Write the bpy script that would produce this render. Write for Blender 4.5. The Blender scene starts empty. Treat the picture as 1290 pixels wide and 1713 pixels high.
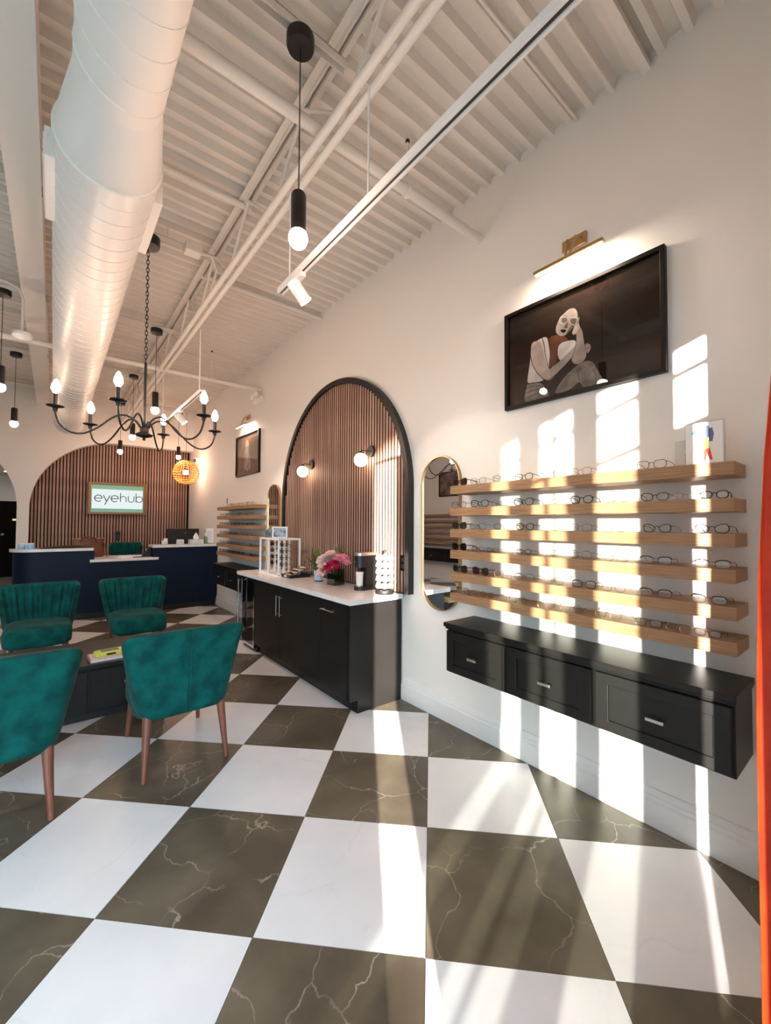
import bpy, math, random
from mathutils import Matrix, Vector
random.seed(7)
SC = bpy.context.scene
COL = SC.collection
PI = math.pi

# ------------------------------------------------------------------ camera
cam = bpy.data.cameras.new('camera')
cam.sensor_fit = 'HORIZONTAL'
cam.sensor_width = 36.0
cam.lens = 692.695 / 1290 * 36.0
cam.clip_start = 0.02
co = bpy.data.objects.new('camera', cam)
COL.objects.link(co)
RX = Vector((0.78017315, -0.62553945, 0.00550056))
RU = Vector((-0.02222377, -0.01892794, 0.99957383))
RF = Vector((0.62516875, 0.77996290, 0.02866891))
co.matrix_world = Matrix(((RX.x, RU.x, -RF.x, 0), (RX.y, RU.y, -RF.y, 0), (RX.z, RU.z, -RF.z, 1.4676), (0, 0, 0, 1)))
SC.camera = co

# ------------------------------------------------------------------ world, sun, exposure
SKY_STRENGTH = 14.0
SUN_STRENGTH = 21.0
W = bpy.data.worlds.new('sky')
SC.world = W
W.use_nodes = True
bg = W.node_tree.nodes['Background']
bg.inputs[0].default_value = (0.62, 0.80, 1.0, 1)
bg.inputs[1].default_value = SKY_STRENGTH

def aim(o, d):
    o.rotation_euler = Vector(d).to_track_quat('-Z', 'Y').to_euler()

def lamp(name, kind, loc, d, power, color=(1, 1, 1), **kw):
    l = bpy.data.lights.new(name, kind)
    l.energy = power
    l.color = color
    for k, v in kw.items():
        setattr(l, k, v)
    o = bpy.data.objects.new(name, l)
    COL.objects.link(o)
    o.location = loc
    aim(o, d)
    return o

az, el = math.radians(71.9), math.radians(6.0)
lamp('low_sun', 'SUN', (-6, -3, 5), (math.sin(az) * math.cos(el), math.cos(az) * math.cos(el), -math.sin(el)), SUN_STRENGTH, (1.0, 0.92, 0.84), angle=math.radians(0.55))
# the sun's glint thrown in through the doorway by a pane across the street
az2, el2 = math.radians(38.4), math.radians(5.4)
gd = Vector((math.sin(az2) * math.cos(el2), math.cos(az2) * math.cos(el2), -math.sin(el2)))
lamp('street_glint', 'SPOT', Vector((0.98, -0.15, 1.18)) - gd * 20, gd, 300000, (1.0, 0.88, 0.76), spot_size=math.radians(7.4), spot_blend=0.03, shadow_soft_size=0.10)

vs = SC.view_settings
vs.view_transform = 'Standard'
vs.look = 'None'
vs.exposure = 0.42
vs.gamma = 1.0
vs.use_curve_mapping = False
SC.cycles.diffuse_bounces = 4
SC.cycles.max_bounces = 10
SC.cycles.transparent_max_bounces = 16
SC.cycles.use_adaptive_sampling = True
SC.cycles.adaptive_threshold = 0.03
SC.cycles.caustics_reflective = False
SC.cycles.caustics_refractive = False

# ------------------------------------------------------------------ materials
def lin(c):
    def g(x):
        x /= 255.0
        return x / 12.92 if x <= 0.04045 else ((x + 0.055) / 1.055) ** 2.4
    return (g(c[0]), g(c[1]), g(c[2]), 1.0)

def mat(name, c, rough=0.5, metal=0.0, spec=0.5, var=None, scale=6.0, bump=0.0, bscale=40.0, stretch=(1, 1, 1), sheen=0.0, coat=0.0, emit=0.0, ecol=None, detail=4.0):
    m = bpy.data.materials.new(name)
    m.use_nodes = True
    nt = m.node_tree
    b = nt.nodes['Principled BSDF']
    b.inputs['Base Color'].default_value = lin(c)
    b.inputs['Roughness'].default_value = rough
    b.inputs['Metallic'].default_value = metal
    b.inputs['Specular IOR Level'].default_value = spec
    if sheen:
        b.inputs['Sheen Weight'].default_value = sheen
        b.inputs['Sheen Roughness'].default_value = 0.4
    if coat:
        b.inputs['Coat Weight'].default_value = coat
    if emit:
        b.inputs['Emission Color'].default_value = lin(ecol or c)
        b.inputs['Emission Strength'].default_value = emit
    if var is not None or bump:
        tc = nt.nodes.new('ShaderNodeTexCoord')
        mp = nt.nodes.new('ShaderNodeMapping')
        mp.inputs['Scale'].default_value = stretch
        nt.links.new(tc.outputs['Object'], mp.inputs[0])
        if var is not None:
            n = nt.nodes.new('ShaderNodeTexNoise')
            n.inputs['Scale'].default_value = scale
            n.inputs['Detail'].default_value = detail
            nt.links.new(mp.outputs[0], n.inputs['Vector'])
            r = nt.nodes.new('ShaderNodeValToRGB')
            r.color_ramp.elements[0].position = 0.35
            r.color_ramp.elements[1].position = 0.68
            r.color_ramp.elements[0].color = lin(var)
            r.color_ramp.elements[1].color = lin(c)
            nt.links.new(n.outputs['Fac'], r.inputs[0])
            nt.links.new(r.outputs[0], b.inputs['Base Color'])
        if bump:
            n2 = nt.nodes.new('ShaderNodeTexNoise')
            n2.inputs['Scale'].default_value = bscale
            nt.links.new(mp.outputs[0], n2.inputs['Vector'])
            bp = nt.nodes.new('ShaderNodeBump')
            bp.inputs['Strength'].default_value = bump
            bp.inputs['Distance'].default_value = 0.01
            nt.links.new(n2.outputs['Fac'], bp.inputs['Height'])
            nt.links.new(bp.outputs[0], b.inputs['Normal'])
    return m

def emit(name, c, s):
    m = bpy.data.materials.new(name)
    m.use_nodes = True
    nt = m.node_tree
    nt.nodes.clear()
    e = nt.nodes.new('ShaderNodeEmission')
    e.inputs[0].default_value = lin(c)
    e.inputs[1].default_value = s
    o = nt.nodes.new('ShaderNodeOutputMaterial')
    nt.links.new(e.outputs[0], o.inputs[0])
    return m

def clear(name, tint=(255, 255, 255), gloss=0.08, rough=0.02):
    """thin glass or plastic sheet: see-through with a weak mirror reflection"""
    m = bpy.data.materials.new(name)
    m.use_nodes = True
    nt = m.node_tree
    nt.nodes.clear()
    t = nt.nodes.new('ShaderNodeBsdfTransparent')
    t.inputs[0].default_value = lin(tint)
    g = nt.nodes.new('ShaderNodeBsdfGlossy')
    g.inputs['Roughness'].default_value = rough
    fr = nt.nodes.new('ShaderNodeLayerWeight')
    fr.inputs[0].default_value = 0.5
    pw_ = nt.nodes.new('ShaderNodeMath')
    pw_.operation = 'POWER'
    pw_.inputs[1].default_value = 5.0
    ad = nt.nodes.new('ShaderNodeMath')
    ad.operation = 'MULTIPLY_ADD'
    ad.use_clamp = True
    ad.inputs[1].default_value = 0.9
    ad.inputs[2].default_value = gloss
    mx = nt.nodes.new('ShaderNodeMixShader')
    o = nt.nodes.new('ShaderNodeOutputMaterial')
    nt.links.new(fr.outputs['Facing'], pw_.inputs[0])
    nt.links.new(pw_.outputs[0], ad.inputs[0])
    nt.links.new(ad.outputs[0], mx.inputs[0])
    nt.links.new(t.outputs[0], mx.inputs[1])
    nt.links.new(g.outputs[0], mx.inputs[2])
    nt.links.new(mx.outputs[0], o.inputs[0])
    return m

def marble(name, base, cloud, vein, rough, amount, vs_=1.6):
    m = bpy.data.materials.new(name)
    m.use_nodes = True
    nt = m.node_tree
    b = nt.nodes['Principled BSDF']
    b.inputs['Roughness'].default_value = rough
    b.inputs['Specular IOR Level'].default_value = 0.4
    tc = nt.nodes.new('ShaderNodeTexCoord')
    oi = nt.nodes.new('ShaderNodeObjectInfo')
    cm = nt.nodes.new('ShaderNodeCombineXYZ')
    for i, k in enumerate((37.0, 91.0, 53.0)):
        mu = nt.nodes.new('ShaderNodeMath')
        mu.operation = 'MULTIPLY'
        mu.inputs[1].default_value = k
        nt.links.new(oi.outputs['Random'], mu.inputs[0])
        nt.links.new(mu.outputs[0], cm.inputs[i])
    va = nt.nodes.new('ShaderNodeVectorMath')
    nt.links.new(tc.outputs['Object'], va.inputs[0])
    nt.links.new(cm.outputs[0], va.inputs[1])
    n1 = nt.nodes.new('ShaderNodeTexNoise')
    n1.inputs['Scale'].default_value = 3.2
    n1.inputs['Detail'].default_value = 8
    nt.links.new(va.outputs[0], n1.inputs['Vector'])
    r1 = nt.nodes.new('ShaderNodeValToRGB')
    r1.color_ramp.elements[0].position = 0.35
    r1.color_ramp.elements[1].position = 0.7
    r1.color_ramp.elements[0].color = lin(base)
    r1.color_ramp.elements[1].color = lin(cloud)
    nt.links.new(n1.outputs['Fac'], r1.inputs[0])
    nd = nt.nodes.new('ShaderNodeTexNoise')
    nd.inputs['Scale'].default_value = 2.2
    nd.inputs['Detail'].default_value = 6
    nt.links.new(va.outputs[0], nd.inputs['Vector'])
    sc = nt.nodes.new('ShaderNodeVectorMath')
    sc.operation = 'SCALE'
    sc.inputs['Scale'].default_value = 0.55
    nt.links.new(nd.outputs['Color'], sc.inputs[0])
    v2 = nt.nodes.new('ShaderNodeVectorMath')
    nt.links.new(va.outputs[0], v2.inputs[0])
    nt.links.new(sc.outputs[0], v2.inputs[1])
    vo = nt.nodes.new('ShaderNodeTexVoronoi')
    vo.feature = 'DISTANCE_TO_EDGE'
    vo.inputs['Scale'].default_value = vs_
    nt.links.new(v2.outputs[0], vo.inputs['Vector'])
    r2 = nt.nodes.new('ShaderNodeValToRGB')
    r2.color_ramp.elements[0].position = 0.0
    r2.color_ramp.elements[0].color = (amount, amount, amount, 1)
    r2.color_ramp.elements[1].position = 0.009
    r2.color_ramp.elements[1].color = (0, 0, 0, 1)
    nt.links.new(vo.outputs[0], r2.inputs[0])
    # veins fade in and out
    n3 = nt.nodes.new('ShaderNodeTexNoise')
    n3.inputs['Scale'].default_value = 4.0
    nt.links.new(va.outputs[0], n3.inputs['Vector'])
    r3 = nt.nodes.new('ShaderNodeValToRGB')
    r3.color_ramp.elements[0].position = 0.36
    r3.color_ramp.elements[1].position = 0.56
    nt.links.new(n3.outputs['Fac'], r3.inputs[0])
    mm = nt.nodes.new('ShaderNodeMath')
    mm.operation = 'MULTIPLY'
    nt.links.new(r2.outputs[0], mm.inputs[0])
    nt.links.new(r3.outputs[0], mm.inputs[1])
    mx = nt.nodes.new('ShaderNodeMix')
    mx.data_type = 'RGBA'
    nt.links.new(mm.outputs[0], mx.inputs[0])
    nt.links.new(r1.outputs[0], mx.inputs[6])
    mx.inputs[7].default_value = lin(vein)
    nt.links.new(mx.outputs[2], b.inputs['Base Color'])
    return m

M = {
    'wall': mat('wall_paint', (232, 229, 225), 0.75, spec=0.25, bump=0.03, bscale=180),
    'ceil': mat('ceiling_paint', (228, 222, 214), 0.7, spec=0.25),
    'steel': mat('painted_steel', (231, 226, 219), 0.5, spec=0.4),
    'duct': mat('duct_paint', (233, 231, 228), 0.36, spec=0.5),
    'base': mat('baseboard_paint', (232, 231, 230), 0.42),
    'black': mat('black_metal', (20, 19, 19), 0.42),
    'cab': mat('black_cabinet', (23, 22, 20), 0.42, spec=0.35, var=(19, 18, 17), scale=3),
    'navy': mat('navy_laminate', (8, 24, 46), 0.55, spec=0.2),
    'quartz': mat('white_quartz', (233, 232, 231), 0.2, var=(222, 221, 222), scale=9),
    'oak': mat('oak_veneer', (174, 138, 104), 0.5, spec=0.3, var=(146, 111, 80), scale=5, stretch=(14, 1.3, 30)),
    'walnut': mat('walnut_slat', (164, 132, 119), 0.55, spec=0.3, var=(134, 104, 92), scale=4, stretch=(20, 20, 1.2)),
    'walnut2': mat('walnut_slat_light', (178, 148, 136), 0.55, spec=0.3, var=(148, 117, 104), scale=4, stretch=(20, 20, 1.2)),
    'pframe': mat('dark_picture_frame', (20, 15, 13), 0.45, spec=0.2),
    'felt': mat('black_felt', (22, 18, 17), 0.9, spec=0.1),
    'grout': mat('grout', (110, 106, 100), 0.85),
    'tile_d': marble('dark_marble_tile', (76, 69, 58), (108, 101, 87), (168, 160, 146), 0.34, 0.9, 2.4),
    'tile_w': marble('white_marble_tile', (222, 224, 230), (233, 234, 238), (210, 211, 218), 0.32, 0.35, 1.1),
    'velvet': mat('green_velvet', (10, 88, 84), 0.85, spec=0.12, var=(5, 58, 57), scale=9, sheen=0.05, bump=0.12, bscale=160),
    'bronze': mat('bronze_frame', (128, 98, 66), 0.4, metal=0.6),
    'legwood': mat('turned_leg_wood', (128, 76, 58), 0.35, var=(104, 58, 44), scale=8, stretch=(6, 6, 1)),
    'brass': mat('brass', (198, 166, 122), 0.3, metal=1.0),
    'gold': mat('gold_wire', (196, 160, 105), 0.25, metal=1.0),
    'chrome': mat('chrome', (220, 220, 222), 0.12, metal=1.0),
    'nickel': mat('satin_nickel', (205, 198, 188), 0.28, metal=1.0),
    'mirror': mat('mirror_glass', (238, 240, 241), 0.0, metal=1.0),
    'bglass': mat('black_glass', (8, 8, 9), 0.04, spec=0.8),
    'glass': clear('window_glass', (248, 252, 246), 0.05),
    'acrylic': clear('clear_acrylic', (250, 251, 252), 0.10),
    'pglass': clear('picture_glass', (250, 250, 250), 0.03),
    'vase': clear('vase_glass', (205, 225, 215), 0.12),
    'lens': clear('clear_lens', (250, 251, 251), 0.09),
    'lens_dk': clear('dark_tinted_lens', (34, 30, 30), 0.10),
    'lens_br': clear('brown_tinted_lens', (92, 42, 34), 0.10),
    'f_black': mat('black_acetate', (16, 15, 16), 0.25),
    'f_grey': mat('grey_wire', (88, 84, 80), 0.3, metal=0.7),
    'f_clear': clear('clear_acetate', (226, 222, 214), 0.16),
    'f_brown': mat('brown_acetate', (72, 38, 30), 0.25),
    'f_pink': mat('rose_wire', (205, 160, 145), 0.3, metal=0.8),
    'white': mat('white_plastic', (238, 238, 238), 0.4),
    'paper': mat('paper', (240, 240, 240), 0.8),
    'orange': mat('orange_lacquer', (206, 54, 5), 0.45, spec=0.3, var=(180, 40, 4), scale=8),
    'asphalt': mat('pavement', (120, 118, 114), 0.9),
    'leather': mat('brown_leather', (118, 70, 46), 0.5, var=(92, 52, 34), scale=9),
    'rattan': mat('rattan', (214, 150, 66), 0.6),
    'bulb': emit('warm_bulb', (255, 212, 182), 135.0),
    'globe': emit('opal_globe', (255, 222, 188), 16.0),
    'strip': emit('lamp_diffuser', (255, 226, 190), 22.0),
    'panel': emit('lit_sign_panel', (232, 244, 244), 0.75),
}

# ------------------------------------------------------------------ mesh helpers
class MB:
    def __init__(self):
        self.v, self.f, self.m, self.cur = [], [], [], 0

    def face(self, idx):
        self.f.append(tuple(idx))
        self.m.append(self.cur)

    def box(self, x0, x1, y0, y1, z0, z1):
        b = len(self.v)
        for x in (x0, x1):
            for y in (y0, y1):
                for z in (z0, z1):
                    self.v.append((x, y, z))
        for q in ((0, 1, 3, 2), (4, 6, 7, 5), (0, 4, 5, 1), (2, 3, 7, 6), (0, 2, 6, 4), (1, 5, 7, 3)):
            self.face([b + i for i in q])
        return self

    def obox(self, c, ax, ay, az_):
        """box from centre and three half-axis vectors"""
        c, ax, ay, az_ = map(Vector, (c, ax, ay, az_))
        b = len(self.v)
        for i in (-1, 1):
            for j in (-1, 1):
                for k in (-1, 1):
                    self.v.append(tuple(c + ax * i + ay * j + az_ * k))
        for q in ((0, 1, 3, 2), (4, 6, 7, 5), (0, 4, 5, 1), (2, 3, 7, 6), (0, 2, 6, 4), (1, 5, 7, 3)):
            self.face([b + i for i in q])
        return self

    def tube(self, path, r, n=8, closed=False, squash=1.0):
        P = [Vector(p) for p in path]
        N = len(P)
        rs = r if isinstance(r, (list, tuple)) else [r] * N
        b = len(self.v)
        up = None
        for i in range(N):
            if closed:
                t = P[(i + 1) % N] - P[i - 1]
            else:
                t = P[min(i + 1, N - 1)] - P[max(i - 1, 0)]
            t.normalize()
            if up is None:
                up = Vector((0, 0, 1)) if abs(t.z) < 0.9 else Vector((1, 0, 0))
            a = up - t * up.dot(t)
            if a.length < 1e-6:
                a = t.orthogonal()
            a.normalize()
            up = a
            c = t.cross(a)
            for k in range(n):
                w = 2 * PI * k / n
                self.v.append(tuple(P[i] + a * (math.cos(w) * rs[i]) + c * (math.sin(w) * rs[i] * squash)))
        for i in range(N if closed else N - 1):
            j = (i + 1) % N
            for k in range(n):
                l = (k + 1) % n
                self.face((b + i * n + k, b + i * n + l, b + j * n + l, b + j * n + k))
        if not closed:
            self.face([b + k for k in range(n)][::-1])
            self.face([b + (N - 1) * n + k for k in range(n)])
        return self

    def cyl(self, p0, p1, r0, r1=None, n=16):
        return self.tube([p0, p1], [r0, r0 if r1 is None else r1], n)

    def lathe(self, prof, c=(0, 0, 0), axis='z', n=24):
        b = len(self.v)
        for r, h in prof:
            for k in range(n):
                w = 2 * PI * k / n
                x, y = r * math.cos(w), r * math.sin(w)
                p = {'z': (x, y, h), 'y': (x, h, y), 'x': (h, x, y)}[axis]
                self.v.append((c[0] + p[0], c[1] + p[1], c[2] + p[2]))
        for i in range(len(prof) - 1):
            for k in range(n):
                l = (k + 1) % n
                self.face((b + i * n + k, b + i * n + l, b + (i + 1) * n + l, b + (i + 1) * n + k))
        if prof[0][0] > 1e-5:
            self.face([b + k for k in range(n)][::-1])
        if prof[-1][0] > 1e-5:
            self.face([b + (len(prof) - 1) * n + k for k in range(n)])
        return self

    def ball(self, c, r, nu=16, nv=10):
        rx, ry, rz = r if isinstance(r, (tuple, list)) else (r, r, r)
        b = len(self.v)
        for j in range(nv + 1):
            t = PI * j / nv
            for k in range(nu):
                w = 2 * PI * k / nu
                self.v.append((c[0] + rx * math.sin(t) * math.cos(w), c[1] + ry * math.sin(t) * math.sin(w), c[2] + rz * math.cos(t)))
        for j in range(nv):
            for k in range(nu):
                l = (k + 1) % nu
                self.face((b + j * nu + k, b + (j + 1) * nu + k, b + (j + 1) * nu + l, b + j * nu + l))
        return self

    def grid(self, fn, nu, nv, closed_u=False):
        b = len(self.v)
        cu = nu if closed_u else nu + 1
        for j in range(nv + 1):
            for i in range(cu):
                self.v.append(tuple(fn(i / nu, j / nv)))
        for j in range(nv):
            for i in range(nu):
                i2 = (i + 1) % cu
                self.face((b + j * cu + i, b + j * cu + i2, b + (j + 1) * cu + i2, b + (j + 1) * cu + i))
        return self

    def prism(self, poly, axis, a, c):
        """2-D polygon pushed along an axis: x -> (y,z), y -> (x,z), z -> (x,y)"""
        def put(p, h):
            return {'x': (h, p[0], p[1]), 'y': (p[0], h, p[1]), 'z': (p[0], p[1], h)}[axis]
        b, n = len(self.v), len(poly)
        self.v += [put(p, a) for p in poly] + [put(p, c) for p in poly]
        self.face([b + i for i in range(n)][::-1])
        self.face([b + n + i for i in range(n)])
        for i in range(n):
            j = (i + 1) % n
            self.face((b + i, b + j, b + n + j, b + n + i))
        return self

    def ring(self, outer, inner, axis, a, c):
        """closed frame between two outlines with the same number of points"""
        def put(p, h):
            return {'x': (h, p[0], p[1]), 'y': (p[0], h, p[1]), 'z': (p[0], p[1], h)}[axis]
        b, n = len(self.v), len(outer)
        for poly, h in ((outer, a), (inner, a), (outer, c), (inner, c)):
            self.v += [put(p, h) for p in poly]
        for i in range(n):
            j = (i + 1) % n
            o0, i0, o1, i1 = b, b + n, b + 2 * n, b + 3 * n
            self.face((o0 + i, o0 + j, i0 + j, i0 + i))
            self.face((o1 + i, i1 + i, i1 + j, o1 + j))
            self.face((o0 + i, o1 + i, o1 + j, o0 + j))
            self.face((i0 + i, i0 + j, i1 + j, i1 + i))
        return self

    def mesh(self, name, mats, smooth=None):
        me = bpy.data.meshes.new(name)
        me.from_pydata(self.v, [], self.f)
        for m_ in (mats if isinstance(mats, (list, tuple)) else [mats]):
            me.materials.append(M[m_] if isinstance(m_, str) else m_)
        me.polygons.foreach_set('material_index', self.m)
        import bmesh
        bm = bmesh.new()
        bm.from_mesh(me)
        bmesh.ops.recalc_face_normals(bm, faces=bm.faces)
        bm.to_mesh(me)
        bm.free()
        if smooth:
            me.shade_smooth()
            me.set_sharp_from_angle(angle=math.radians(smooth))
        return me

    def build(self, name, mats, parent=None, smooth=None, bevel=0.0, **tags):
        return place(name, self.mesh(name, mats, smooth), parent, bevel, **tags)

def place(name, me, parent=None, bevel=0.0, **tags):
    o = bpy.data.objects.new(name, me)
    COL.objects.link(o)
    if parent is not None:
        o.parent = parent
    if bevel:
        b = o.modifiers.new('soft_edge', 'BEVEL')
        b.width = bevel
        b.segments = 2
        b.limit_method = 'ANGLE'
        b.angle_limit = math.radians(40)
    tag(o, **tags)
    return o

def tag(o, label=None, cat=None, group=None, kind=None):
    if label:
        o['label'] = label
    if cat:
        o['category'] = cat
    if group:
        o['group'] = group
    if kind:
        o['kind'] = kind
    return o

def thing(name, label, cat, loc=(0, 0, 0), rz=0.0, group=None):
    o = bpy.data.objects.new(name, None)
    o.empty_display_size = 0.05
    COL.objects.link(o)
    o.location = loc
    o.rotation_euler = (0, 0, rz)
    return tag(o, label, cat, group)

def copy_tree(o, parent=None):
    c = o.copy()
    COL.objects.link(c)
    c.parent = parent
    for ch in list(o.children):
        copy_tree(ch, c)
    return c

def struct(name, mb, m, **kw):
    return mb.build(name, m, kind='structure', **kw)

def arc(cx, cy, r, a0, a1, n=24):
    return [(cx + r * math.cos(math.radians(a0 + (a1 - a0) * i / n)), cy + r * math.sin(math.radians(a0 + (a1 - a0) * i / n))) for i in range(n + 1)]

def stadium(cx, z0, z1, hw, n=16):
    return arc(cx, z1 - hw, hw, 0, 180, n) + arc(cx, z0 + hw, hw, 180, 360, n)

ORD = ['first', 'second', 'third', 'fourth', 'fifth', 'sixth', 'seventh', 'eighth', 'ninth', 'tenth', 'eleventh', 'twelfth']

# ------------------------------------------------------------------ room shell
XW, XL, YB, YF, ZC = 2.33, -3.5, 9.55, -0.15, 3.84
T = 0.61
S2 = T / math.sqrt(2)
floor = struct('floor', MB().box(XL, XW, YF - 0.1, 15.1, -0.2, -0.006), 'grout')

def clip(poly, x0, x1, y0, y1):
    for ax, lim, sg in ((0, x0, 1), (0, x1, -1), (1, y0, 1), (1, y1, -1)):
        out = []
        for i in range(len(poly)):
            p, q = poly[i - 1], poly[i]
            dp, dq = (p[ax] - lim) * sg, (q[ax] - lim) * sg
            if (dp >= 0) != (dq >= 0):
                t = dp / (dp - dq)
                out.append((p[0] + (q[0] - p[0]) * t, p[1] + (q[1] - p[1]) * t))
            if dq >= 0:
                out.append(q)
        poly = out
        if not poly:
            return []
    return poly

h = S2 - 0.0018
full = MB().prism([(0, -h), (h, 0), (0, h), (-h, 0)], 'z', -0.012, 0.0)
tile_me = {k: full.mesh('floor_tile_' + k, k) for k in ('tile_d', 'tile_w')}
for i in range(-16, 18):
    for j in range(-10, 30):
        cx = 1.0147 + (i + j + 1) * S2
        cy = 1.0367 + (j - i) * S2
        k = 'tile_d' if (i + j) % 2 == 0 else 'tile_w'
        sq = [(cx, cy - h), (cx + h, cy), (cx, cy + h), (cx - h, cy)]
        pl = clip(sq, XL, XW, YF - 0.1, 10.4)
        if len(pl) < 3:
            continue
        area = abs(sum(pl[a - 1][0] * pl[a][1] - pl[a][0] * pl[a - 1][1] for a in range(len(pl)))) / 2
        if area < 0.004:
            continue
        if area > 2 * h * h * 0.999:
            o = place('tile', tile_me[k], floor)
            o.location = (cx, cy, 0)
        else:
            o = MB().prism([(p[0] - cx, p[1] - cy) for p in pl], 'z', -0.012, 0.0).build('tile', k, floor)
            o.location = (cx, cy, 0)

struct('wall_right', MB().box(XW, XW + 0.15, YF - 0.1, 13.0, 0, 4.2), 'wall')
struct('wall_left', MB().box(XL - 0.15, XL, YF - 0.1, 15.1, 0, 4.2), 'wall')
# partition with two round-cornered openings in front of the slatted wall
pw = [(-0.34, 0), (-0.34, 1.72)] + arc(0.94, 1.72, 1.28, 180, 90, 28)[1:] + [(XW, 3.0), (XW, 4.1), (XL, 4.1), (XL, 0), (-3.08, 0), (-3.08, 1.72)] + arc(-1.79, 1.72, 1.29, 180, 0, 40)[1:] + [(-0.5, 0)]
struct('wall_back', MB().prism(pw, 'y', YB, YB + 0.2), 'wall')
struct('wall_back_inner', MB().box(-0.5, XW, 9.9, 10.0, 0, 4.1).box(-0.5, -0.45, 9.75, 15.1, 0, 4.1), 'wall')
struct('wall_side_room', MB().box(XL, -0.5, 15.0, 15.1, 0, 4.1), 'wall')
struct('ceiling_side_room', MB().box(XL, -0.5, 9.75, 15.1, 2.7, 2.75), 'ceil')

# corrugated roof deck, ribs across the room
pr, y = [], YF - 0.1
while y < 9.8:
    pr += [(y, ZC), (y + 0.034, ZC), (y + 0.048, ZC + 0.045), (y + 0.102, ZC + 0.045)]
    y += 0.118
deck = MB()
for x in (XL, XW):
    deck.v += [(x, p[0], p[1]) for p in pr]
n_ = len(pr)
for i in range(n_ - 1):
    deck.face((i, i + 1, n_ + i + 1, n_ + i))
struct('ceiling', deck, 'ceil')
struct('ceiling_roof', MB().box(XL - 0.15, XW + 0.15, YF - 0.1, 13.0, 4.1, 4.2), 'ceil')

# glazed shop front behind the camera: piers, head, bars and panes
wf = MB()
Y0, Y1 = YF - 0.015, YF + 0.015
HD = 2.588
wf.box(XL, XW, Y0, Y1, HD, 4.1)
for a, b_ in ((XL, -3.37), (-2.82, -2.40), (-1.72, -1.34), (-0.666, -0.234)):
    wf.box(a, b_, Y0, Y1, 0, HD)
wf.box(0.29, XW, Y0, Y1, 0, HD)
wf.box(-0.234, -0.03, Y0, Y1, 0, 2.2).box(0.18, 0.29, Y0, Y1, 0, 2.2).box(-0.03, 0.18, Y0, Y1, 0, 0.17).box(0.22, 0.29, Y0, Y1, 2.2, HD)  # unseen boards added to narrow the doorway and trim the sun and glint beams
for a, b_ in ((-3.37, -2.82), (-2.40, -1.72), (-1.34, -0.666)):
    wf.box(a, b_, Y0, Y1, 0, 0.06)
struct('wall_front', wf, 'wall')
bars = MB()
for a, b_ in ((-3.37, -2.82), (-2.40, -1.72), (-1.34, -0.666), (-0.234, 0.29)):
    for z in (2.465, 2.2):
        bars.box(a, b_, YF - 0.012, YF + 0.012, z - 0.012, z + 0.012)
bars.box(-2.115, -2.085, YF - 0.012, YF + 0.012, 0.06, HD)
struct('trim_1', bars, 'black')
for k, (a, b_) in enumerate(((-3.37, -2.82), (-2.40, -1.72), (-1.34, -0.666))):
    struct('window_%d' % (k + 1), MB().box(a, b_, YF - 0.003, YF + 0.003, 0.06, HD), 'glass')
    p = lamp('window_portal', 'AREA', ((a + b_) / 2, YF - 0.12, 1.3), (0, 1, 0), 1, shape='RECTANGLE', size=b_ - a, size_y=2.55)
    p.data.cycles.is_portal = True
struct('ground_outside', MB().box(-40, 40, -60, YF - 0.1, -0.4, -0.15), 'asphalt')

# baseboards
bp = [(0, 0), (-0.022, 0), (-0.022, 0.12), (-0.016, 0.128), (-0.016, 0.145), (-0.012, 0.15), (-0.008, 0.178), (0, 0.182)]
for a, b_ in ((YF, 2.66), (5.1, 7.76)):
    struct('baseboard_right', MB().prism([(XW + p[0], p[1]) for p in bp], 'y', a, b_), 'base')

# ------------------------------------------------------------------ arched slat panel on the right wall
AC, AZ, AR = 3.74, 1.76, 1.21
def arch_line(r, z0=0.889, n=48):
    return [(AC + r, z0)] + arc(AC, AZ, r, 0, 180, n) + [(AC - r, z0)]
ap = thing('arched_slat_panel', 'tall arched wood slat panel with black border behind the coffee counter', 'wall panel', (XW, AC, 0.0))
def rel(poly):
    return [(p[0] - AC, p[1]) for p in poly]
MB().prism(rel(arch_line(AR - 0.005)), 'x', -0.012, -0.001).build('backing', 'felt', ap)
MB().ring(rel(arch_line(AR)), rel(arch_line(AR - 0.05)), 'x', -0.06, -0.001).build('arch_border', 'black', ap)
def slat(x0, x1, y0, y1, z1, k, name, core):
    mb = MB()
    mb.box(x0, x1, y0, y1, 0, z1)
    mb.m = [1] * 6
    for i, f_ in enumerate(mb.f):
        P = [mb.v[j] for j in f_]
        if (core == 'x' and all(p[0] == x0 for p in P)) or (core == 'y' and all(p[1] == y0 for p in P)):
            mb.m[i] = 0
    return mb.mesh(name, [k, 'felt'])
slat_me = {k: slat(-0.034, -0.012, -0.0145, 0.0145, 1, k, 'wall_slat', 'x') for k in ('walnut', 'walnut2')}
y = -1.14
while y < 1.145:
    top = AZ + math.sqrt(max(0.0, 1.158 ** 2 - (abs(y) + 0.014) ** 2)) if abs(y) + 0.014 < 1.158 else AZ
    o = place('slat', slat_me[random.choice(('walnut', 'walnut2'))], ap)
    o.location = (0, y, 0.889)
    o.scale = (1, 1, top - 0.889)
    y += 0.0415

sw = thing('slatted_wall', 'vertical wood slat wall behind the reception desk', 'wall panel', (1.0, 9.9, 0))
MB().box(-1.48, 1.33, -0.012, 0, 0.0, 3.2).build('backing', 'felt', sw)
bs_me = {k: slat(-0.0165, 0.0165, -0.04, -0.012, 3.2, k, 'reception_slat', 'y') for k in ('walnut', 'walnut2')}
x = -1.46
while x < 1.31:
    o = place('slat', bs_me[random.choice(('walnut', 'walnut2'))], sw)
    o.location = (x, 0, 0)
    x += 0.0505

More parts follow.
